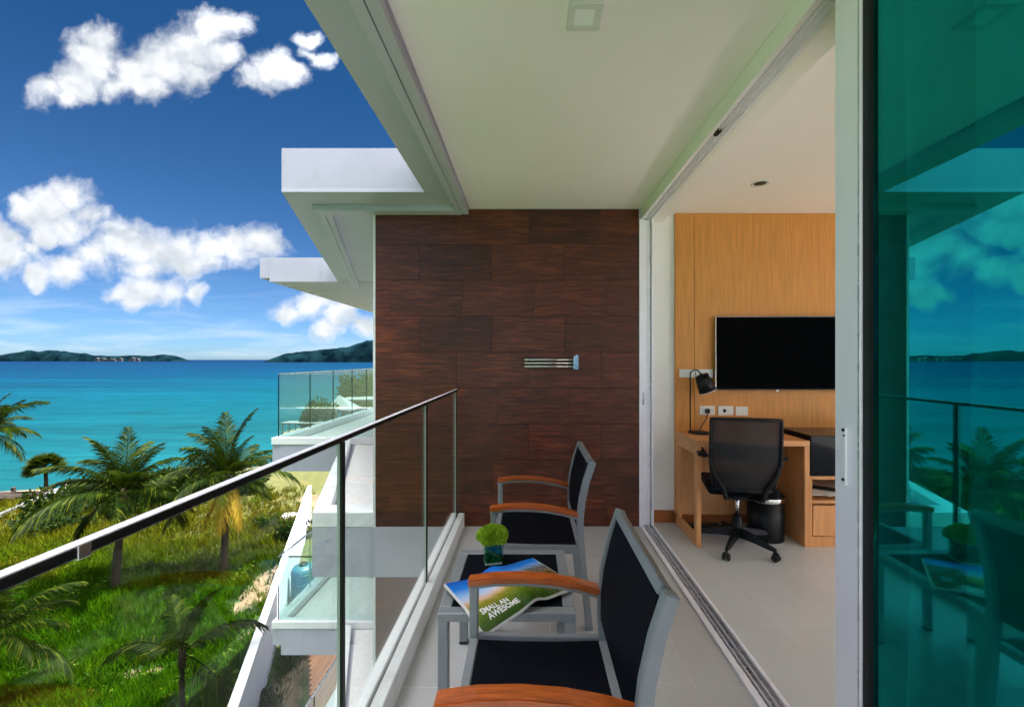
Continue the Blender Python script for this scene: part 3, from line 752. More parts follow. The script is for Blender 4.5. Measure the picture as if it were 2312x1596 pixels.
# ---------------------------------------------------------------- desk and cabinet
DT = 0.795
dk = empty('desk', (1.25, 3.17, 0), 0, 'light wood writing desk with open framed left side', 'desk')
def dkb(name, x0, x1, y0, y1, z0, z1, m=None, bev=0.0015):
    return MB().box(x0 - 1.25, x1 - 1.25, y0 - 3.17, y1 - 3.17, z0, z1, bev).build(name, m or deskw, dk)
dkb('desktop', 1.249, 2.094, 3.172, 3.630, DT - .042, DT, deskt)
dkb('leg', 1.249, 1.284, 3.174, 3.225, 0.0, DT - .043); dkb('leg', 1.249, 1.284, 3.575, 3.629, 0.0, DT - .043)
dkb('side_rail', 1.249, 1.284, 3.226, 3.574, 0.0, 0.075); dkb('side_rail', 1.249, 1.284, 3.226, 3.574, DT - .11, DT - .043)
dkb('side_panel', 2.056, 2.094, 3.174, 3.629, 0.0, DT - .043)
dkb('modesty_panel', 1.286, 2.054, 3.600, 3.625, 0.09, DT - .043)
dkb('cable_tray', 1.30, 2.03, 3.52, 3.598, DT - .12, DT - .044)

cb = empty('minibar_cabinet', (2.1, 3.17, 0), 0, 'light wood cabinet with black minibar, open shelf and drawer', 'cabinet')
def cbb(name, x0, x1, y0, y1, z0, z1, m=None, bev=0.0015):
    return MB().box(x0 - 2.1, x1 - 2.1, y0 - 3.17, y1 - 3.17, z0, z1, bev).build(name, m or deskw, cb)
cbb('side_panel', 2.096, 2.114, 3.175, 3.629, 0.0, 0.53); cbb('side_panel', 2.78, 2.80, 3.175, 3.629, 0.0, 0.84)
cbb('shelf', 2.115, 2.779, 3.175, 3.60, 0.505, 0.530); cbb('shelf', 2.115, 2.779, 3.18, 3.60, 0.385, 0.391, plas_w); cbb('shelf', 2.115, 2.779, 3.175, 3.60, 0.325, 0.350)
cbb('back_panel', 2.115, 2.779, 3.601, 3.615, 0.0, 0.50)
cbb('drawer_front', 2.118, 2.776, 3.172, 3.19, 0.085, 0.312); cbb('plinth', 2.115, 2.779, 3.178, 3.20, 0.0, 0.078)
fr = MB().box(-.0, .66, 0, .40, 0, .300, .003).build('minibar_door', glass_blk, cb, (2.102 - 2.1 + .002, 3.178 - 3.17, 0.532))
mg = MB().box(-.17, .17, -.11, .11, 0, .006, .001).build('leaflet', plas_w, None, (2.32, 3.30, 0.3915), (0, 0, R(24)))
tag(mg, 'pale leaflet lying on the open shelf under the minibar', 'leaflet')
rc = MB().box(-.15, .15, -.025, .025, 0, .018, .004).build('remote_control', blackp, None, (2.31, 3.27, 0.398), (0, 0, R(-32)))
tag(rc, 'long black remote control lying on the leaflet in the cabinet', 'remote control')

# desk lamp
la = empty('desk_lamp', (1.370, 3.50, DT), 0, 'black metal desk lamp with tilted cone shade', 'desk lamp')
MB().lathe([(.001, 0), (.088, 0), (.090, .004), (.088, .012), (.02, .016), (.001, .016)], 32, c=(.03, 0, 0)).build('base', blackm, la)
arc = [(-.045, 0, .01), (-.045, 0, .48)] + [(-.045 + .042 - .042 * math.cos(a), 0, .48 + .042 * math.sin(a)) for a in np.linspace(.2, PI - .25, 9)]
MB().tube(arc, .0055, 10).build('pole', blackm, la)
shM = Matrix.Translation((.048, 0, .475)) @ Matrix.Rotation(R(-22), 4, 'Y')
sh = MB().lathe([(.0505, .0), (.050, -.002), (.070, -.142), (.072, -.142), (.052, .004), (.012, .006), (.008, .02), (.001, .02)], 32, M=shM).build('lamp_shade', blackm, la)
MB().lathe([(.0715, -.1425), (.0725, -.1425), (.0725, -.137), (.0715, -.137)], 32, M=shM).build('shade_rim', plas_w, sh)
MB().tube([(-.01, .03, .008), (.05, .07, .004), (.09, .09, .05), (.13, .10, .11), (.147, .105, .165)], .0045, 6).build('cord', blackp, la)

# small pale card holder on the desk behind the chair
ch_ = MB().box(-.03, .03, -.02, .02, 0, .075, .004).build('card_holder', plas_w, None, (1.80, 3.40, DT + .001))
tag(ch_, 'small pale card holder on the desk seen through the chair mesh', 'card holder')

# waste bin
wbn = empty('waste_bin', (1.865, 3.36, 0), 0, 'round black waste bin with chrome band under the desk', 'waste bin')
MB().lathe([(.001, 0), (.128, 0), (.131, .004), (.134, .30), (.001, .30)], 40).build('body', blackp, wbn)
MB().lathe([(.1345, .301), (.137, .303), (.137, .335), (.1345, .337)], 40).build('band', chrome, wbn)
MB().lathe([(.133, .338), (.131, .352), (.10, .366), (.001, .370)], 40).build('lid', blackp, wbn)
fb_ = box('foot_bar', 1.30, 1.56, 3.44, 3.52, 0.001, 0.055, blackp, None, .004)
tag(fb_, 'low black bar lying on the floor beneath the desk', 'floor bar')

# interior downlight
dl = empty('downlight', (1.64, 3.02, 2.651), 0, 'small round recessed downlight in the room ceiling', 'downlight')
MB().lathe([(.062, 0), (.062, -.004), (.048, -.006), (.040, -.001)], 32).build('rim', plas_w, dl)
MB().lathe([(.001, -.0015), (.040, -.0015), (.040, -.0005)], 32).build('lens', blackp, dl)

# ---------------------------------------------------------------- office chair
def office_chair():
    o = empty('office_chair', (1.56, 3.19, 0), R(-14), 'black mesh back office chair on castors at the desk', 'office chair')
    # local frame: +y faces the desk, back at -y
    for k in range(5):
        a = R(-58 + 14 + 72 * k); d = Vector((math.cos(a), math.sin(a), 0)); n = Vector((-d.y, d.x, 0))
        mbk = MB(); bm = mbk.bm; rings = []
        for t, w, z0, z1 in ((.02, .026, .085, .150), (.14, .022, .080, .125), (.25, .017, .068, .095), (.285, .012, .068, .088)):
            c = d * t
            rings.append([bm.verts.new(c + n * w + Vector((0, 0, z0))), bm.verts.new(c - n * w + Vector((0, 0, z0))), bm.verts.new(c - n * w * .55 + Vector((0, 0, z1))), bm.verts.new(c + n * w * .55 + Vector((0, 0, z1)))])
        for r0, r1 in zip(rings, rings[1:]):
            for i in range(4): bm.faces.new((r0[i], r0[(i + 1) % 4], r1[(i + 1) % 4], r1[i]))
        bm.faces.new(rings[0]); bm.faces.new(rings[-1]); bmesh.ops.recalc_face_normals(bm, faces=bm.faces)
        mbk.build('base_leg', blackp, o)
        cst = MB().tube([d * .275 + Vector((0, 0, .05)), d * .275 + Vector((0, 0, .075))], .008, 8).build('castor', blackp, o)
        for s_ in (-1, 1):
            c = d * .285 + n * .015 * s_
            Mx = Matrix.Translation(c + Vector((0, 0, .0255))) @ Matrix(((n.x, d.x, 0, 0), (n.y, d.y, 0, 0), (0, 0, 1, 0), (0, 0, 0, 1))) @ Matrix.Rotation(R(90), 4, 'Y')
            MB().lathe([(.001, -.009), (.021, -.009), (.025, -.005), (.025, .005), (.021, .009), (.001, .009)], 20, M=Mx).build('wheel', rubber, cst)
        # hood over the wheels
        MB().tube([d * .285 - n * .006 + Vector((0, 0, .045)), d * .285 + n * .006 + Vector((0, 0, .045))], .022, 12).build('hood', blackp, cst)
    MB().lathe([(.001, .075), (.036, .08), (.036, .15), (.030, .24), (.001, .24)], 24).build('hub', blackp, o)
    MB().tube([(0, 0, .24), (0, 0, .385)], .0145, 16).build('gas_lift', chrome, o)
    rel('mechanism', o, -.09, .09, -.12, .11, .382, .425, blackp, .012)
    # seat: rounded cushion
    me = MB(); me.box(-.235, .235, -.20, .27, .43, .495, .030, 3)
    for vv in me.bm.verts:
        x, y = vv.co.x, vv.co.y
        if vv.co.z > .46: vv.co.z += .012 * math.cos(x * 5) - (.03 * max(0, (y - .16) / .11) ** 2)
    for f in me.bm.faces: f.smooth = True
    me.build('seat', sling, o)
    # backrest: curved frame, semi open mesh, lumbar bar
    def bp(u_, v_):   # u -1..1 across, v 0..1 up
        z = .480 + .505 * v_; w = .190 + .036 * min(1, v_ * 2.6) - .004 * v_
        y = -.235 - .035 * math.sin(PI * v_ * .9) - .05 * v_ ** 2 + .055 * u_ * u_ * (1 - .3 * v_)
        return Vector((u_ * w, y, z))
    loop = []
    for k in range(25): loop.append(bp(-1 + 2 * k / 24, 0.0) if False else bp(-1 + 2 * k / 24, .02 * (1 - abs(-1 + 2 * k / 24))))
    for k in range(1, 20): loop.append(bp(1, k / 20))
    for k in range(25): loop.append(bp(1 - 2 * k / 24, 1.0 + .012 * (1 - (1 - 2 * k / 24) ** 2)))
    for k in range(1, 20): loop.append(bp(-1, 1 - k / 20))
    mbf = MB(); mbf.tube(loop + [loop[0]], .0135, 8, cap=False); mbf.build('back_frame', blackp, o)
    mbm = MB(); g = [[mbm.bm.verts.new(bp(-1 + 2 * i / 16, j / 16)) for i in range(17)] for j in range(17)]
    for j in range(16):
        for i in range(16):
            f = mbm.bm.faces.new((g[j][i], g[j][i + 1], g[j + 1][i + 1], g[j + 1][i])); f.smooth = True
    mm = bpy.data.materials.new('chair_mesh_fabric'); mm.use_nodes = True; T = NT(mm.node_tree); T.n.clear()
    out = T.new('ShaderNodeOutputMaterial'); mx = T.new('ShaderNodeMixShader'); tr = T.new('ShaderNodeBsdfTransparent'); df_ = T.new('ShaderNodeBsdfPrincipled')
    df_.inputs['Base Color'].default_value = (.012, .012, .014, 1); df_.inputs['Roughness'].default_value = .7; mx.inputs[0].default_value = .93
    T.l.new(tr.outputs[0], mx.inputs[1]); T.l.new(df_.outputs[0], mx.inputs[2]); T.l.new(mx.outputs[0], out.inputs[0])
    mbm.build('back_mesh', mm, o)
    mbl = MB()
    g = [[mbl.bm.verts.new(bp(-.97 + 1.94 * i / 16, v_) + Vector((0, .02 + t_, 0))) for i in range(17)] for v_, t_ in ((.46, 0), (.47, .012), (.65, .012), (.66, 0))]
    for j in range(3):
        for i in range(16): mbl.bm.faces.new((g[j][i], g[j][i + 1], g[j + 1][i + 1], g[j + 1][i]))
    for i in range(16): mbl.bm.faces.new((g[3][i], g[3][i + 1], g[0][i + 1], g[0][i]))
    mbl.build('lumbar_pad', blackp, o)
    # yoke arms that run from under the seat up the back
    for s_ in (-1, 1):
        MB().tube([(s_ * .05, -.10, .40), (s_ * .12, -.22, .425), bp(s_ * .72, .03) + Vector((0, -.022, 0)), bp(s_ * .93, .20) + Vector((0, -.022, 0)), bp(s_ * 1.0, .40) + Vector((0, -.014, 0)), bp(s_ * 1.01, .50)], [.017, .018, .016, .013, .012, .008], 8).build('back_support', blackp, o)
        MB().tube([(s_ * .245, -.24, .72), (s_ * .255, -.12, .695), (s_ * .262, .02, .69)], [.010, .016, .014], 8).build('arm_bracket', blackp, o)
        aa = MB(); aa.box(s_ * .265 - .035, s_ * .265 + .035, -.16, .09, .695, .722, .010, 2); aa.build('arm_pad', blackp, o)
    return o
office_chair()

# ---------------------------------------------------------------- sliding door panel with teal glass, and curtain
sd = empty('sliding_door', (0.945, 1.23, 0.012), 0, 'open sliding glass door with white stile and teal reflective pane', 'sliding door')
def sdb(name, x0, x1, y0, y1, z0, z1, m, bev=0.002):
    return MB().box(x0 - .945, x1 - .945, y0 - 1.23, y1 - 1.23, z0 - .012, z1 - .012, bev).build(name, m, sd)
stile = sdb('stile', 0.922, 0.962, 1.184, 1.284, 0.014, 2.596, frame_w, .003)
sdb('stile', 0.922, 0.962, -0.70, -0.60, 0.014, 2.596, frame_w, .003)
sdb('rail', 0.924, 0.960, -0.599, 1.183, 0.014, 0.09, frame_w); sdb('rail', 0.924, 0.960, -0.599, 1.183, 2.52, 2.596, frame_w)
sdb('stile_groove', 0.9205, 0.9225, 1.189, 1.1915, 0.02, 2.59, inox, 0)
sdb('gasket', 0.928, 0.956, 1.163, 1.183, 0.092, 2.518, rubber, 0)
sdb('glass', 0.941, 0.947, -0.599, 1.162, 0.092, 2.518, teal, 0)
hd = sdb('handle', 0.9135, 0.9218, 1.228, 1.243, 1.035, 1.205, frame_w, .003)
MB().lathe([(.001, 0), (.0045, 0), (.0045, .004), (.001, .005)], 12, M=Matrix.Rotation(R(-90), 4, 'Y')).build('lock', blackp, hd, (.9132 - .945, 1.2355 - 1.23, 1.052 - .012))
MB().lathe([(.001, 0), (.005, 0), (.004, .004), (.001, .005)], 12, M=Matrix.Rotation(R(-90), 4, 'Y')).build('lock', blackp, hd, (.9132 - .945, 1.2355 - 1.23, 1.196 - .012))
MB().box(.9130 - .945, .9136 - .945, -.0005, .0095, 1.178 - .012, 1.182 - .012).build('mark', blackp, hd)

cu = MB(); NY, NZ = 260, 6; g = []
for i in range(NY + 1):
    y = -1.2 + 2.72 * i / NY
    x = 1.20 + .095 * math.sin(y * 30 + 1.6 * math.sin(y * 4)) + .022 * math.sin(y * 71)
    g.append([cu.bm.verts.new((x + .012 * math.sin(y * 9 + j), y, .02 + 2.60 * j / NZ)) for j in range(NZ + 1)])
for i in range(NY):
    for j in range(NZ):
        f = cu.bm.faces.new((g[i][j], g[i + 1][j], g[i + 1][j + 1], g[i][j + 1])); f.smooth = True
tag(cu.build('curtain', curtain_m), 'long grey curtain hanging in folds behind the teal glass door', 'curtain')

# ---------------------------------------------------------------- chrome clothes rail on the wall
tr_ = empty('clothes_rail', (0.385, YW, 1.375), 0, 'chrome folding clothes rail with three arms on the brown wall', 'clothes rail')
MB().prism([(.012, -.055), (.012, .055), (.038, .070), (.050, .060), (.050, -.060)], -.012, -.001, 'y', bev=.002).build('wall_plate', chrome, tr_, (-.02, 0, 0))
rel('bracket', tr_, -.018, .006, -.060, -.013, -.055, .050, chrome, .002)
for z in (.024, -.004, -.032):
    MB().tube([(-.010, -.040, z), (-.20, -.050, z + .001), (-.425, -.062, z + .001)], .0065, 12).build('arm', chrome, tr_)

# ---------------------------------------------------------------- balcony armchairs
Wc = 0.555
def armchair():
    o = empty('armchair', (0, 0, 0), 0, None, None)
    up = [(.305, 0.0), (.292, .12), (.276, .26), (.264, .40), (.256, .50), (.256, .58), (.266, .67), (.288, .77), (.322, .873)]
    for y0 in (0.0, Wc - .030):
        MB().ribbon(up, .036, y0, y0 + .030, .003).build('upright', alu, o)
        MB().box(-.208, -.178, y0, y0 + .030, 0.012, .612, .003).build('leg', alu, o)
        rel('foot', o, -.209, -.177, y0 - .001, y0 + .031, 0.0, .012, rubber, .002)
        arm = [(-.212, .622), (-.12, .634), (-.02, .636), (.08, .628), (.17, .612), (.243, .592)]
        MB().ribbon([(x, z - .014) for x, z in arm], .014, y0 + .002, y0 + .028, .002).build('arm_bar', alu, o)
        MB().ribbon([(x, z + .0045) for x, z in arm], .022, y0 - .010, y0 + .040, .004).build('armrest', armw, o)
        MB().ribbon([(-.176, .425), (0, .418), (.244, .415)], .040, y0 + .003, y0 + .027, .002).build('seat_rail', alu, o)
    MB().box(-.204, -.176, .031, Wc - .031, .402, .440, .003).build('front_rail', alu, o)
    MB().box(.240, .268, .031, Wc - .031, .398, .430, .003).build('rear_rail', alu, o)
    MB().ribbon([(.306, .852), (.322, .873)], .036, .0305, Wc - .0305, .003).build('top_rail', alu, o)
    MB().ribbon([(x - .006, z) for x, z in up[4:]][:-1] + [(.304, .845)], .006, .0305, Wc - .0305).build('back_sling', sling, o)
    MB().ribbon([(-.175, .430), (-.05, .424), (.10, .422), (.239, .426)], .006, .0305, Wc - .0305).build('seat_sling', sling, o)
    return o
c1 = armchair(); c1.location = (0.0, 0.948, 0.0)
tag(c1, 'grey metal armchair with wooden armrests, nearest, in front of the side table', 'armchair', 'balcony armchairs')
def copy_tree(o, parent=None):
    c = o.copy(); COL.objects.link(c); c.parent = parent
    for chd in o.children: copy_tree(chd, c)
    return c
c2 = copy_tree(c1); c2.location = (0.008, 2.195, 0.0)
c2['label'] = 'grey metal armchair with wooden armrests, standing against the brown wall'

# side table
st_ = empty('side_table', (-.345, 1.595, 0), 0, 'low square grey metal side table with black top', 'side table')
TW, TD, TH = .520, .536, .450
rel('top_frame', st_, 0, TW, 0, .045, TH - .034, TH, alu, .003); rel('top_frame', st_, 0, TW, TD - .045, TD, TH - .034, TH, alu, .003)
rel('top_frame', st_, 0, .045, .0452, TD - .0452, TH - .034, TH, alu, .003); rel('top_frame', st_, TW - .045, TW, .0452, TD - .0452, TH - .034, TH, alu, .003)
rel('top_panel', st_, .0452, TW - .0452, .0452, TD - .0452, TH - .012, TH - .004, sling)
for x in (0.0, TW - .040):
    for y in (0.0, TD - .040):
        rel('leg', st_, x + .0005, x + .0395, y + .0005, y + .0395, .012, TH - .0345, alu, .003)
        rel('foot', st_, x, x + .040, y, y + .040, 0, .012, rubber, .002)

# ---------------------------------------------------------------- flower vase
vx, vy = -0.0735 - .0, 2.02
va = empty('flower_vase', (-0.172, 2.005, TH - .0035), R(12), 'small cube glass vase holding one lime green flower head', 'vase')
vg = thin_glass('vase_glass', (0.90, 0.97, 0.93), (1, 1, 1), 0.02)
b = MB(); b.box(-.047, .047, -.047, .047, 0.0, .108, .007, 2); top = [f for f in b.bm.faces if f.normal.z > .9 and f.calc_center_median().z > .09]
bmesh.ops.delete(b.bm, geom=top, context='FACES'); b.build('glass', vg, va)
rel('glass_base', va, -.039, .039, -.039, .039, .0035, .013, edge_glass, .002)
water = mat('dark_leaf_lining', (0.004, 0.035, 0.016), 0.08, var=0.6, vscale=60, base2=(0.012, 0.10, 0.035))
rel('leaf_lining', va, -.040, .040, -.040, .040, .0135, .096, water, .004)
bl = MB(); rn = random.Random(4)
for k in range(2400):   # ruffled petals
    th = rn.uniform(0, 2 * PI); ph = math.acos(rn.uniform(-.25, 1)); rr = .074 * (1 + .10 * math.sin(5 * th) * math.sin(ph))
    n = Vector((math.sin(ph) * math.cos(th), math.sin(ph) * math.sin(th), math.cos(ph)))
    base_ = Vector((n.x * rr * .78, n.y * rr * .78, n.z * rr * .55 + .124)); tip = Vector((n.x * rr, n.y * rr, n.z * rr * .72 + .124)) + Vector((0, 0, -.006 * (1 - n.z)))
    sd_ = n.cross(Vector((rn.uniform(-1, 1), rn.uniform(-1, 1), rn.uniform(-1, 1)))).normalized() * rn.uniform(.003, .006)
    mid = (base_ + tip) / 2 + n * .003
    vs = [bl.bm.verts.new(p) for p in (base_, mid + sd_, tip, mid - sd_)]
    bl.bm.faces.new(vs)
bl.lathe([(.001, .095), (.040, .105), (.056, .124), (.044, .148), (.001, .158)], 16)
bl.build('flower_head', flower_g, va)

# ---------------------------------------------------------------- magazine lying open, face down
A = Vector((-.345, 1.745)); B = Vector((.015, 2.015)); D = Vector((-.135, 1.545))
uu = (B - A); lu = uu.length; uu.normalize(); ww = Vector((uu.y, -uu.x)); lw = .315
def mag(s, t, lift=0.0):
    """s 0..1 along the spread, t 0..1 across (0 = top of the cover)"""
    x, y = A + uu * (s * lu) + ww * (t * lw)
    z = TH + .010 + .030 * math.exp(-((s - .5) / .09) ** 2) * .55 + .010 * math.sin(PI * s)
    z += .035 * max(0, .22 - s) / .22 * max(0.0, 1 - t) ** 1.2 * .6
    z += .016 * math.exp(-((t - .86) / .12) ** 2) * math.exp(-((s - .80) / .2) ** 2)
    over = max(0.0, 1.60 - y); z -= over * .22
    return (x, y, z + lift)
def mag_cover():
    m = bpy.data.materials.new('magazine_cover_print'); m.use_nodes = True; T = NT(m.node_tree); T.n.clear()
    out = T.new('ShaderNodeOutputMaterial'); b = T.new('ShaderNodeBsdfPrincipled'); T.l.new(b.outputs[0], out.inputs[0]); b.inputs['Roughness'].default_value = .22
    uv = T.new('ShaderNodeUVMap').outputs[0]; sp = T.new('ShaderNodeSeparateXYZ'); T.l.new(uv, sp.inputs[0])
    n = T.noise(T.vmath('MULTIPLY', uv, (3, 6, 1)), 2.0, 6, .6); nf = T.noise(uv, 28, 6, .7)
    t = T.math('ADD', sp.outputs[1], T.math('MULTIPLY', T.math('SUBTRACT', n, .5), .16))
    t = T.math('ADD', t, T.math('MULTIPLY', sp.outputs[0], .12))
    r = T.new('ShaderNodeValToRGB'); T.l.new(t, r.inputs[0]); e = r.color_ramp.elements
    e[0].position = 0; e[0].color = (.006, .10, .50, 1); e[1].position = 1; e[1].color = (.02, .06, .004, 1)
    for q, c in ((.22, (.02, .22, .75)), (.38, (.35, .55, .85)), (.47, (.62, .60, .74)), (.55, (.72, .42, .22)), (.62, (.30, .26, .03)), (.78, (.10, .16, .01))):
        k = e.new(q); k.color = c + (1,)
    rock = T.math('MULTIPLY', T.rng(T.math('ADD', sp.outputs[0], T.math('MULTIPLY', n, .3)), .80, .95), T.rng(sp.outputs[1], .12, .3))
    col = T.mix(T.math('MULTIPLY', rock, .9), r.outputs[0], T.mix(T.rng(nf, .4, .6), (.02, .022, .008), (.22, .15, .06)))
    s_ = T.new('ShaderNodeVectorMath', operation='SCALE'); T.l.new(col, s_.inputs[0])
    gf = T.math('MULTIPLY', T.rng(t, .55, .75), T.math('SUBTRACT', nf, .5)); T.l.new(T.math('MULTIPLY_ADD', gf, 1.8, 1.0), s_.inputs['Scale'])
    T.l.new(s_.outputs[0], b.inputs['Base Color']); return m
mgz = empty('magazine', (-.16, 1.75, TH), 0, 'open magazine with blue sky and green hill cover on the side table', 'magazine')
inv = Vector((.16, -1.75, -TH))
def sheet(name, lift, m, grow=0.0, ns=36, nt=22):
    b = MB(); uvl = b.bm.loops.layers.uv.new('UVMap'); g = []
    for i in range(ns + 1):
        row = []
        for j in range(nt + 1):
            s = -grow + (1 + 2 * grow) * i / ns; t = -grow + (1 + 2 * grow) * j / nt
            row.append((b.bm.verts.new(Vector(mag(s, t, lift)) + inv), (s, t)))
        g.append(row)
    for i in range(ns):
        for j in range(nt):
            q = (g[i][j], g[i + 1][j], g[i + 1][j + 1], g[i][j + 1]); f = b.bm.faces.new([a[0] for a in q]); f.smooth = True
            for lp, a in zip(f.loops, q): lp[uvl].uv = a[1]
    o = b.build(name, m, mgz); return o
sheet('cover', .0016, mag_cover())
paper = mat('white_paper', (0.78, 0.77, 0.75), 0.5, var=0.04, vscale=30)
for k, (lf, gr) in enumerate(((-.0012, .012), (-.004, .006), (-.007, .016))): sheet('page', lf, paper, gr)
def lettering(text, s0, t0, size, parent):
    cu_ = bpy.data.curves.new('lettering', 'FONT'); cu_.body = text; cu_.size = 1.0; cu_.resolution_u = 3; cu_.offset = 0.035
    to = bpy.data.objects.new('tmp_text', cu_); COL.objects.link(to)
    dg = bpy.context.evaluated_depsgraph_get(); dg.update(); mt = bpy.data.meshes.new_from_object(to.evaluated_get(dg)); bpy.data.objects.remove(to)
    bm = bmesh.new(); bm.from_mesh(mt); bmesh.ops.subdivide_edges(bm, edges=[e for e in bm.edges if e.calc_length() > .15], cuts=2)
    bmesh.ops.triangulate(bm, faces=bm.faces)
    for vv in bm.verts:
        s = s0 + vv.co.x * size * .80 / lu; t = t0 - vv.co.y * size * 1.15 / lw
        vv.co = Vector(mag(s, t, .0034)) + inv
    me = bpy.data.meshes.new('lettering'); bm.to_mesh(me); bm.free(); me.materials.clear(); me.materials.append(paper)
    return link('lettering', me, None, parent)
lettering('SMALL AN', .07, .78, .033, mgz); lettering('AWESOME', .10, .89, .035, mgz)

# ---------------------------------------------------------------- far balustrades of the projecting bays
def bay_rail(dz, label):
    o = empty('glass_balustrade', (-4.157, 7.07, .116 + dz), 0, label, 'railing', 'glass balustrades of the bays beyond')
    def r_(name, x0, x1, y0, y1, z0, z1, m): return MB().box(x0 + 4.157, x1 + 4.157, y0 - 7.07, y1 - 7.07, z0 - .116, z1 - .116).build(name, m, o)
    r_('pane', -4.15, -1.6, 7.060, 7.070, .118, 1.155, far_glass)
    ys_ = [7.075, 8.06, 9.01, 9.97, 10.86, 11.8, 12.4]
    for a, b2 in zip(ys_, ys_[1:]):
        r_('pane', -4.160, -4.150, a + .01, b2 - .01, .118, 1.155, far_glass); r_('post', -4.163, -4.147, b2 - .006, b2 + .008, .118, 1.155, blackm if dz == 0 else inox)
    r_('handrail', -4.170, -4.140, 7.05, 12.4, 1.156, 1.172, inox); r_('handrail', -4.1395, -1.6, 7.052, 7.078, 1.156, 1.168, inox if dz == 0 else blackm)
    r_('post', -4.168, -4.156, 7.052, 7.064, .118, 1.155, blackm)
    return o
bay_rail(0, 'clear glass balustrade of the projecting bay at our level')
bay_rail(-3.03, 'clear glass balustrade of the projecting bay one storey below')

# ground floor terrace: plinth, timber deck, glass rail
struct(box('terrace_slab', -4.4, 5.0, 3.0, 13.5, -6.75, -6.07, white), 'grey ground floor terrace slab')
gd = empty('timber_deck', (-5.0, 10, -6.45), 0, 'orange brown timber slat deck beside the building at garden level', 'deck')
box('deck_base', -0.0, 0.0, 0, 0, 0, 0, boardw) if False else None
for k in range(22):
    x0 = -6.25 + k * .085
    yl = 9.6 + (-4.98 - x0) * 1.92; yl = max(8.6, yl)
    if yl > 12.2: continue
    MB().box(0, .074, 0, 12.4 - yl, 0, .03, .004).build('plank', plank_m, gd, (x0 + 5.0, yl - 10, 0.02))
MB().prism([(-6.25 + 5, 2.05), (-6.25 + 5, 2.40), (-4.40 + 5, 2.40), (-4.40 + 5, -1.45), (-4.43 + 5, -1.45)], -.20, .015, 'z').build('deck_frame', boardw, gd)
grl = empty('glass_balustrade', (-4.1, 8, -6.06), 0, 'glass balustrade with pale handrail at the ground floor terrace', 'railing')
MB().box(-.005, .005, -1.2, 4.2, 0.02, 1.08).build('pane', far_glass, grl); MB().box(-.02, .02, -1.2, 4.2, 1.081, 1.11, .003).build('handrail', inox, grl)
for y in (-1.19, .1, 1.4, 2.7): MB().box(-.012, .012, y, y + .012, 0, 1.08).build('post', blackm, grl)

# white boundary wall running away through the garden
def wall_run(name, p0, p1, z_top0, z_top1, th, label, cm=None):
    d = Vector((p1[0] - p0[0], p1[1] - p0[1])); L = d.length; o = empty(name, (p0[0], p0[1], gz(*p0) - .2), math.atan2(d.y, d.x), label, 'wall')
    zz = o.location.z; n = max(2, int(L / 1.0)); b = MB()
    b.prism([(0, gz(*p0) - .5 - zz), (L, gz(*p1) - .5 - zz), (L, z_top1 - zz), (0, z_top0 - zz)], -th / 2, th / 2, 'y'); b.build('body', ext, o)
    b = MB(); b.prism([(0, z_top0 - zz + .001), (L, z_top1 - zz + .001), (L, z_top1 - zz + .04), (0, z_top0 - zz + .04)], -th / 2 - .02, th / 2 + .02, 'y'); b.build('coping', cm or white, o)
    return o
wall_run('boundary_wall', (-4.9, 6.45), (-11.15, 21.6), -5.04, -5.04, .14, 'long white boundary wall running from the building towards the beach')
wall_run('garden_wall', (-24.5, 16.5), (-30.2, 28.2), -6.30, -6.72, .16, 'low pale garden wall at the far left near the beach', darkened_white)
rv = empty('beach_revetment', (-36, 28.5, SEA_Z), R(4), 'dark timber revetment along the beach at far left', 'revetment')
for k in range(6): MB().box(-5, 4.0, -.12 + k * -.5, .0 + k * -.5, .15, .75 + .07 * k, .01).build('board', boardw, rv, (0, 0, 0))
MB().box(-5, 4.0, -3.2, .05, -.3, .45).build('fill', boardw, rv)
for k in range(5): MB().box(-4.6 + k * 1.9, -4.4 + k * 1.9, .03, .18, -.3, 1.0, .01).build('post', boardw, rv)

def rock(name, loc, s, label, seed):
    b = MB(); bmesh.ops.create_icosphere(b.bm, subdivisions=3, radius=1.0)
    for vv in b.bm.verts:
        n = mnoise.noise(vv.co * 1.3 + Vector((seed * 7.1, 0, 0))); vv.co *= 1 + .35 * n; vv.co.x *= s[0]; vv.co.y *= s[1]; vv.co.z *= s[2]
    return tag(b.build(name, stone, None, loc), label, 'rock', 'pale rocks in the garden')
rock('rock', (-29.0, 25.8, -7.35), (.9, .5, .38), 'longest pale rock beside the low garden wall', 1)
rock('rock', (-27.6, 26.6, -7.4), (.6, .4, .32), 'rounder pale rock just right of the longest one', 2)
rock('rock', (-12.1, 22.0, -6.75), (.75, .5, .22), 'flat grey rock in dry grass near the boundary wall end', 3)

# blue tank between boundary wall and building
tk = empty('water_tank', (-7.55, 14.2, gz(-7.55, 14.2)), 0, 'blue upright water tank between boundary wall and building', 'water tank')
MB().lathe([(.001, 0), (.34, 0), (.36, .05), (.36, 1.0), (.30, 1.12), (.001, 1.18)], 28).build('body', tankb, tk)
for z in (.3, .6, .9): MB().lathe([(.361, z), (.375, z + .02), (.361, z + .04)], 28).build('rib', tankb, tk)
MB().lathe([(.12, 1.15), (.12, 1.22), (.001, 1.22)], 20).build('lid', blackp, tk)

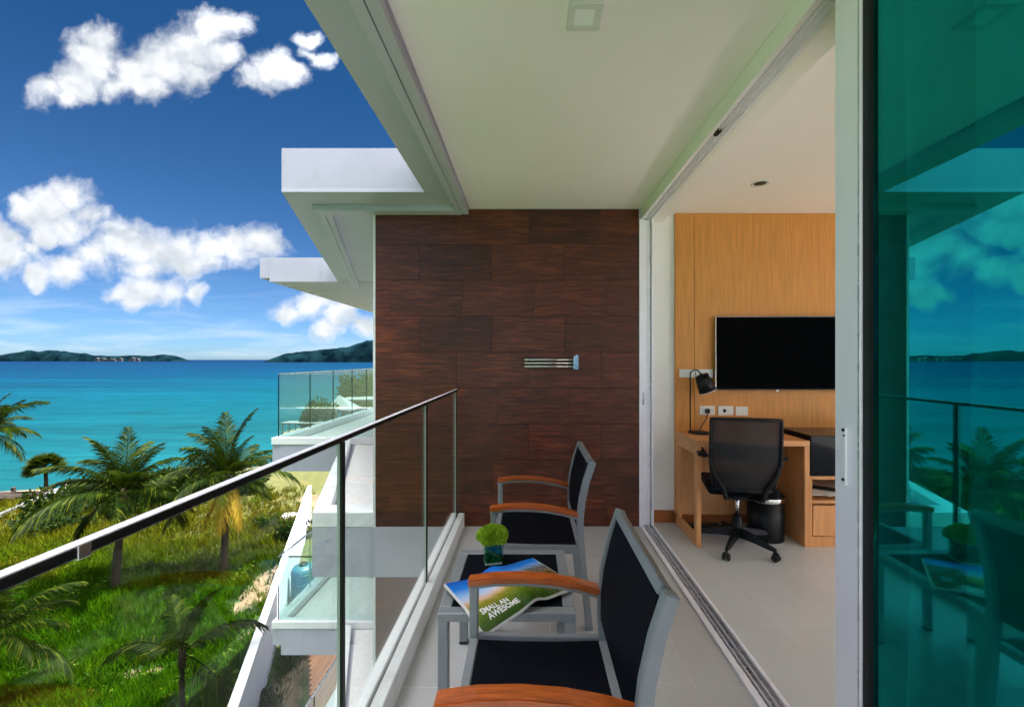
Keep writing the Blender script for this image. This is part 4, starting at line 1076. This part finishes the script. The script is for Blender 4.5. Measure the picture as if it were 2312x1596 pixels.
# ---------------------------------------------------------------- palms
def frond_mesh(L, el0, droop, seed, n=74, wid=.020, hang=.62, twist=0.0, lfac=.30):
    rn = random.Random(seed); b = MB(); pts = []; p = Vector((0, 0, 0)); N = 14
    for k in range(N + 1):
        t = k / N; a = R(el0 - droop * t ** 1.25); pts.append((p.copy(), Vector((math.cos(a), .06 * twist * t, math.sin(a))).normalized()))
        p = p + Vector((math.cos(a), twist * .35 * t, math.sin(a))) * (L / N)
    b.tube([q[0] for q in pts], [.022 * (1 - .8 * k / N) * L / 2.6 + .003 for k in range(N + 1)], 4, cap=False)
    for k in range(n):
        t = .14 + .86 * (k + rn.random() * .5) / n; f = t * N; i = min(N - 1, int(f)); fr_ = f - i
        c = pts[i][0].lerp(pts[i + 1][0], min(1, fr_)); d = pts[i][1]
        up = Vector((0, 0, 1)) - d * d.z; up.normalize(); side = d.cross(up)
        ll = L * lfac * (max(0.0, math.sin(PI * min(1, .18 + .78 * t))) ** .7) * rn.uniform(.6, 1.2)
        for s_ in (-1, 1):
            dirv = (side * s_ * (1 - .45 * t) + d * (.45 + .75 * t) - up * .05 + Vector((0, 0, rn.uniform(-.12, .12)))).normalized()
            mid = c + dirv * ll * .5 - Vector((0, 0, 1)) * ll * .06 * hang * 2
            tip = c + dirv * ll * .92 - Vector((0, 0, 1)) * ll * hang * rn.uniform(.5, .9)
            wv_ = (d * .9 + Vector((0, 0, .3))).normalized() * wid * L / 2.6
            a1_ = b.bm.verts.new(c - wv_ * .4); a2_ = b.bm.verts.new(c + wv_ * .4); m1 = b.bm.verts.new(mid - wv_); m2 = b.bm.verts.new(mid + wv_); tp = b.bm.verts.new(tip)
            b.bm.faces.new((a1_, a2_, m2, m1)); b.bm.faces.new((m1, m2, tp))
    return b.mesh('frond')
FR = {}
def fronds(L, spec):
    key = (round(L, 2), spec)
    if key not in FR:
        FR[key] = [frond_mesh(L, 62, 75, 1, twist=.3), frond_mesh(L, 38, 85, 2, twist=-.3), frond_mesh(L, 15, 80, 3, twist=.2), frond_mesh(L, 80, 50, 4, twist=-.1, hang=.3), frond_mesh(L * .9, -12, 62, 5, hang=.7)]
        for me in FR[key]: me.materials.append(palm_g)
    return FR[key]
def palm(name, base, crown, L, n, label, seed, dead=0, group='palms in the garden', tr=.10, low=1.0):
    rn = random.Random(seed); gzb = gz(*base); o = empty(name, (base[0], base[1], gzb - .05), 0, label, 'palm tree', group)
    c = Vector(crown) - o.location; pts, rad = [], []
    for k in range(13):
        t = k / 12; pts.append(Vector((c.x * t ** 1.5, c.y * t ** 1.5, c.z * t))); rad.append(tr * (1.35 - .55 * t) * (1 + .06 * (k % 2)))
    MB().tube(pts, rad, 10).build('trunk', bark, o)
    b = MB(); b.lathe([(.001, -.25), (tr * 1.2, -.15), (tr * 1.5, .05), (tr * .8, .3), (.001, .4)], 10, c=tuple(c)); b.build('crownshaft', bark, o)
    ms = fronds(L, 'g')
    for k in range(n):
        az = k * 2.399 + rn.uniform(-.25, .25); w = k / max(1, n - 1)
        mi = 3 if w < .16 else (0 if w < .38 else (1 if w < .66 else (2 if w < .86 else 4)))
        me = ms[mi]
        f = link('frond', me, None, o, c + Vector((0, 0, .12)), (rn.uniform(-.35, .35), rn.uniform(-.22, .22) - .05, az), (rn.uniform(.72, 1.12),) * 3)
    for k in range(dead):
        me = frond_mesh(L * .75, -50, 38, 20 + k, n=60, wid=.03, hang=.9, lfac=.26); me.materials.append(palm_y)
        link('dead_frond', me, None, o, c + Vector((0, 0, -.02)), (0, 0, (-.5, 3.6, 1.9, -1.4)[k % 4]))
    return o
def P3(px, py, zc):   # point at height zc whose sight line passes the photo pixel
    k = (py - 812) / (EYE - zc); return ((px - 1195) / k, 960 / k)
palm('coconut_palm', (-14.5, 14.9), (-14.2, 14.9, -3.45), 2.65, 28, 'dark coconut palm standing mid garden, left of the one with yellow fronds', 11)
palm('coconut_palm', (-11.5, 16.0), (-11.3, 16.0, -3.15), 2.5, 23, 'coconut palm with hanging yellow dead frond near the boundary wall', 12, dead=4)
palm('coconut_palm', (-7.15, 8.75), (-7.12, 8.72, -4.75), 1.7, 7, 'young slender palm with few upright fronds in the foreground grass', 13, tr=.05)
palm('coconut_palm', (-12.4, 9.4), (-12.2, 9.5, -4.95), 2.1, 18, 'bushy palm cut by the lower left edge of the picture', 14, tr=.12)
palm('coconut_palm', (-31.2, 24.2), (-30.6, 24.0, -2.8), 2.9, 24, 'tall palm at the left edge reaching in front of the sea', 15)
# fan palm on the beach
fpb = (-33.0, 29.0)
def fan_palm():
    o = empty('fan_palm', (fpb[0], fpb[1], gz(*fpb)), 0, 'small round fan palm standing alone on the beach at left', 'palm tree')
    cz = -6.05 - o.location.z
    MB().tube([(0, 0, -.1), (.05, 0, cz * .5), (0, 0, cz)], [.13, .10, .09], 8).build('trunk', bark, o)
    rn = random.Random(5)
    me = MB()
    for k in range(21):
        a = R(-78 + 156 * k / 20); d = Vector((.35 + math.cos(a), math.sin(a), 0)).normalized(); L = .72 * (.8 + .2 * math.cos(a))
        n = Vector((-d.y, d.x, 0)) * .045; c = Vector((.45, 0, 0))
        v0 = me.bm.verts.new(c); v1 = me.bm.verts.new(c + d * L * .5 + n); v2 = me.bm.verts.new(c + d * L + Vector((0, 0, -.12))); v3 = me.bm.verts.new(c + d * L * .5 - n)
        me.bm.faces.new((v0, v1, v2, v3))
    me.tube([(0, 0, 0), (.45, 0, 0)], .012, 4); m_ = me.mesh('fan_leaf'); m_.materials.append(palm_g)
    for k in range(34):
        az = k * 2.399; el = R(-80 + 95 * k / 33 + rn.uniform(-6, 6))
        link('fan_leaf', m_, None, o, (0, 0, cz), (rn.uniform(-.5, .5), el, az), (1.05,) * 3)
fan_palm()

def undergrowth():
    rn = random.Random(77); V, F = [], []
    for c in range(620):
        k = rn.uniform(34, 108); px = rn.uniform(-60, 640); X = (px - 1195) / k; Y = 960 / k
        wx = -5.47 - (Y - 7.84) * 0.412
        if Y > 31 or land_d(X, Y) < 4 or X > wx - .3 or sandness(X, Y) > .1: continue
        if mnoise.noise(Vector((X * .35, Y * .35, 5))) < -.05: continue
        z = gz(X, Y); R_ = rn.uniform(.15, .42)
        for i in range(int(70 * R_ / .3)):
            a = rn.uniform(0, 2 * PI); q = R_ * rn.random() ** .5; p = Vector((X + q * math.cos(a), Y + q * math.sin(a), z + rn.uniform(.05, .28) * (1.2 - q / R_)))
            b_ = rn.uniform(0, 2 * PI); L = rn.uniform(.05, .12); d = Vector((math.cos(b_), math.sin(b_), rn.uniform(-.2, .7))).normalized(); w = d.cross(Vector((0, 0, 1))).normalized() * L * .35
            n = len(V); V += [tuple(p - d * L * .5), tuple(p + w), tuple(p + d * L * .6), tuple(p - w)]; F.append((n, n + 1, n + 2, n + 3))
    me = bpy.data.meshes.new('undergrowth'); me.from_pydata(V, [], F)
    m = foliage('weed_leaf', (0.004, 0.018, 0.001), (0.022, 0.058, 0.002), (0.06, 0.075, 0.004), 0.3, 0.6)
    tag(link('undergrowth', me, m), 'broad leaved weeds scattered through the garden grass', 'weeds', kind='stuff')
undergrowth()

# ---------------------------------------------------------------- shrubs and far trees
def leaf_mesh(seed, n, size, flat=.8):
    rn = random.Random(seed); b = MB(); cl = [(Vector((rn.uniform(-.62, .62), rn.uniform(-.62, .62), rn.uniform(.05, .75))), rn.uniform(.26, .46)) for _ in range(13)]
    for k in range(n):
        c, r = cl[k % len(cl)]; d = Vector((rn.gauss(0, 1), rn.gauss(0, 1), rn.gauss(0, 1))).normalized()
        p = c + d * r * rn.uniform(.65, 1.05); p.z = max(-.05, p.z * flat)
        a = d.cross(Vector((rn.uniform(-1, 1), rn.uniform(-1, 1), rn.uniform(-1, 1)))).normalized(); s_ = size * rn.uniform(.6, 1.3); tdir = (a * .5 + d * .6 + Vector((0, 0, rn.uniform(-.4, .3)))).normalized(); w_ = tdir.cross(d).normalized() if tdir.cross(d).length > .01 else a
        q = [b.bm.verts.new(x) for x in (p - tdir * s_ * .5, p + w_ * s_ * .28, p + tdir * s_ * .6, p - w_ * s_ * .28)]
        b.bm.faces.new(q)
    me = b.mesh('leaves'); me.materials.append(bush_g); return me
LM = [leaf_mesh(31, 1500, .13), leaf_mesh(32, 1500, .12), leaf_mesh(33, 1500, .14)]
def shrub(px, py, r, h, label, k, name='shrub', grp='shrubs behind the lawn'):
    zc = -7.0
    for _ in range(4): X, Y = P3(px, py, zc); zc = gz(X, Y)
    o = empty(name, (X, Y, zc), 0, label, 'shrub', grp)
    link('foliage', LM[k % 3], None, o, (0, 0, 0), (0, 0, k * 1.3), (r * 1.35, r * 1.35, h * 1.45))
    MB().tube([(0, 0, -.1), (.03, 0, h * .5)], [.05, .03], 6).build('stem', bark, o)
    return o
SH = [(170, 1165, 1.25, 1.5, 'dark shrub just right of the low garden wall'), (120, 1195, 1.0, .9, 'low olive shrub in front of the garden wall'),
      (215, 1135, 1.3, 1.3, 'shrub beside the left fronds of the dark palm'), (330, 1150, 1.4, 1.6, 'shrub behind the trunk of the dark palm'),
      (395, 1120, 1.5, 1.5, 'broad shrub midway between the two coconut palms'), (455, 1100, 1.3, 1.3, 'shrub at the shore left of the palm with yellow frond'),
      (560, 1105, 1.1, 1.0, 'shrub at the shore right of the palm with yellow frond'), (270, 1105, 1.2, 1.1, 'small shrub at the waterline behind the dark palm'),
      (655, 1215, .7, .7, 'dark green shrub against the foot of the boundary wall'), (610, 1190, .55, .45, 'tiny shrub in dry grass left of the boundary wall'), 
      (365, 1080, 1.0, .9, 'pale green shrub on the beach edge'), (510, 1085, 1.0, .8, 'shrub hidden behind the fronds near the shore')]
for k, s in enumerate(SH): shrub(s[0], s[1], s[2], s[3], s[4], k)
shrub(600, 1590, .28, .3, 'small spiky plant on the sand strip beside the building', 2, 'garden_plant', None)

def far_tree(X, Y, r, h, label, k, trunk=1.2):
    z = gz(X, Y); o = empty('shore_tree', (X, Y, z), 0, label, 'tree', 'trees on the far shore')
    MB().tube([(0, 0, -.2), (.1, 0, trunk), (0, .1, trunk + h * .4)], [.22, .16, .08], 8).build('trunk', bark, o)
    link('crown', LM[k % 3], None, o, (0, 0, trunk * .8), (0, 0, k * 2.1), (r, r, h)); link('crown', LM[(k + 1) % 3], None, o, (r * .2, -.2, trunk * .9), (0, 0, k * 1.1 + 1), (r * .9, r * .9, h * .9))
    return o
def at(px, Y): return (px - 1195) * Y / 960
far_tree(at(722, 52), 52, 2.4, 4.4, 'dense bushy tree seen through the far glass, left of the white pavilion', 1, 1.0)
far_tree(at(700, 55), 55, 1.6, 3.0, 'smaller tree leaning out beside the dense bushy one', 2, .8)
far_tree(at(812, 66), 66, 2.9, 4.5, 'spreading tree above the shore house next to the brown wall', 0, 4.0)
far_tree(at(840, 70), 70, 2.6, 4.3, 'tall tree half hidden by the brown wall', 1, 4.2)
far_tree(at(771, 70), 70, 1.4, 1.7, 'little tree behind the white pavilion roof', 2, 1.5)
for k, (px, Y, r, h) in enumerate(((742, 46, 1.8, 1.2), (765, 47, 2.0, 1.5), (790, 50, 2.1, 1.6), (815, 48, 1.8, 1.4), (838, 46, 1.7, 1.3))):
    X = at(px, Y); o = empty('hedge_shrub', (X, Y, gz(X, Y)), 0, 'low green bush seen through far glass, ' + ('just right of the dense tree', 'below the white pavilion', 'between pavilion and shore house', 'in front of the shore house', 'touching the brown wall edge')[k], 'shrub', 'bushes on the far shore')
    link('foliage', LM[k % 3], None, o, (0, 0, 0), (0, 0, k), (r, r, h))
hx, hy = at(818, 60), 60
ho = empty('shore_house', (hx, hy, gz(hx, hy)), R(8), 'small white flat roofed house on the far shore beside the brown wall', 'house')
rel('wall', ho, -2.6, 3.0, 0, 4, -.3, 2.7, darkened_white); rel('roof', ho, -3.0, 3.3, -.5, 4.4, 2.7, 3.0, darkened_white, .02)
rel('window', ho, -1.8, -.6, -.03, 0.02, 1.0, 2.2, glass_blk); rel('door', ho, .3, 1.9, -.03, .02, 0, 2.3, glass_blk)
pv = empty('beach_pavilion', (at(775, 58), 58, gz(at(775, 58), 58)), 0, 'white peaked tent pavilion on the far shore', 'pavilion')
pm = MB(); ap = pm.bm.verts.new((-.6, 0, 4.0)); cs_ = [pm.bm.verts.new(p) for p in ((-1.6, -1.6, 2.2), (1.9, -1.6, 2.1), (1.9, 1.6, 2.1), (-1.6, 1.6, 2.2))]
for k in range(4): pm.bm.faces.new((cs_[k], cs_[(k + 1) % 4], ap))
pm.bm.faces.new(cs_[::-1]); pm.build('canopy', darkened_white, pv)
for p in ((-1.5, -1.5), (1.8, -1.5), (1.8, 1.5), (-1.5, 1.5)): MB().box(p[0] - .05, p[0] + .05, p[1] - .05, p[1] + .05, -.2, 2.1).build('post', darkened_white, pv)
jt = empty('beach_shelter', (at(678, 50), 50, gz(at(678, 50), 50)), R(-6), 'long low shelter with thin posts by the water, seen through far glass', 'shelter')
rel('roof', jt, -1.9, 2.4, -.8, .8, 1.9, 2.02, darkened_white)
for k in range(6): rel('post', jt, -1.8 + k * .8, -1.7 + k * .8, -.7, -.62, -.2, 1.9, darkened_white)
bx_ = empty('beach_hut', (at(733, 40), 40, gz(at(733, 40), 40)), 0, 'small white beach hut in front of the dense tree', 'hut')
rel('wall', bx_, -.9, .9, 0, 1.6, -.2, 1.5, darkened_white); rel('roof', bx_, -1.1, 1.1, -.2, 1.8, 1.5, 1.62, darkened_white); rel('window', bx_, -.35, .35, -.03, .02, .5, 1.1, glass_blk)
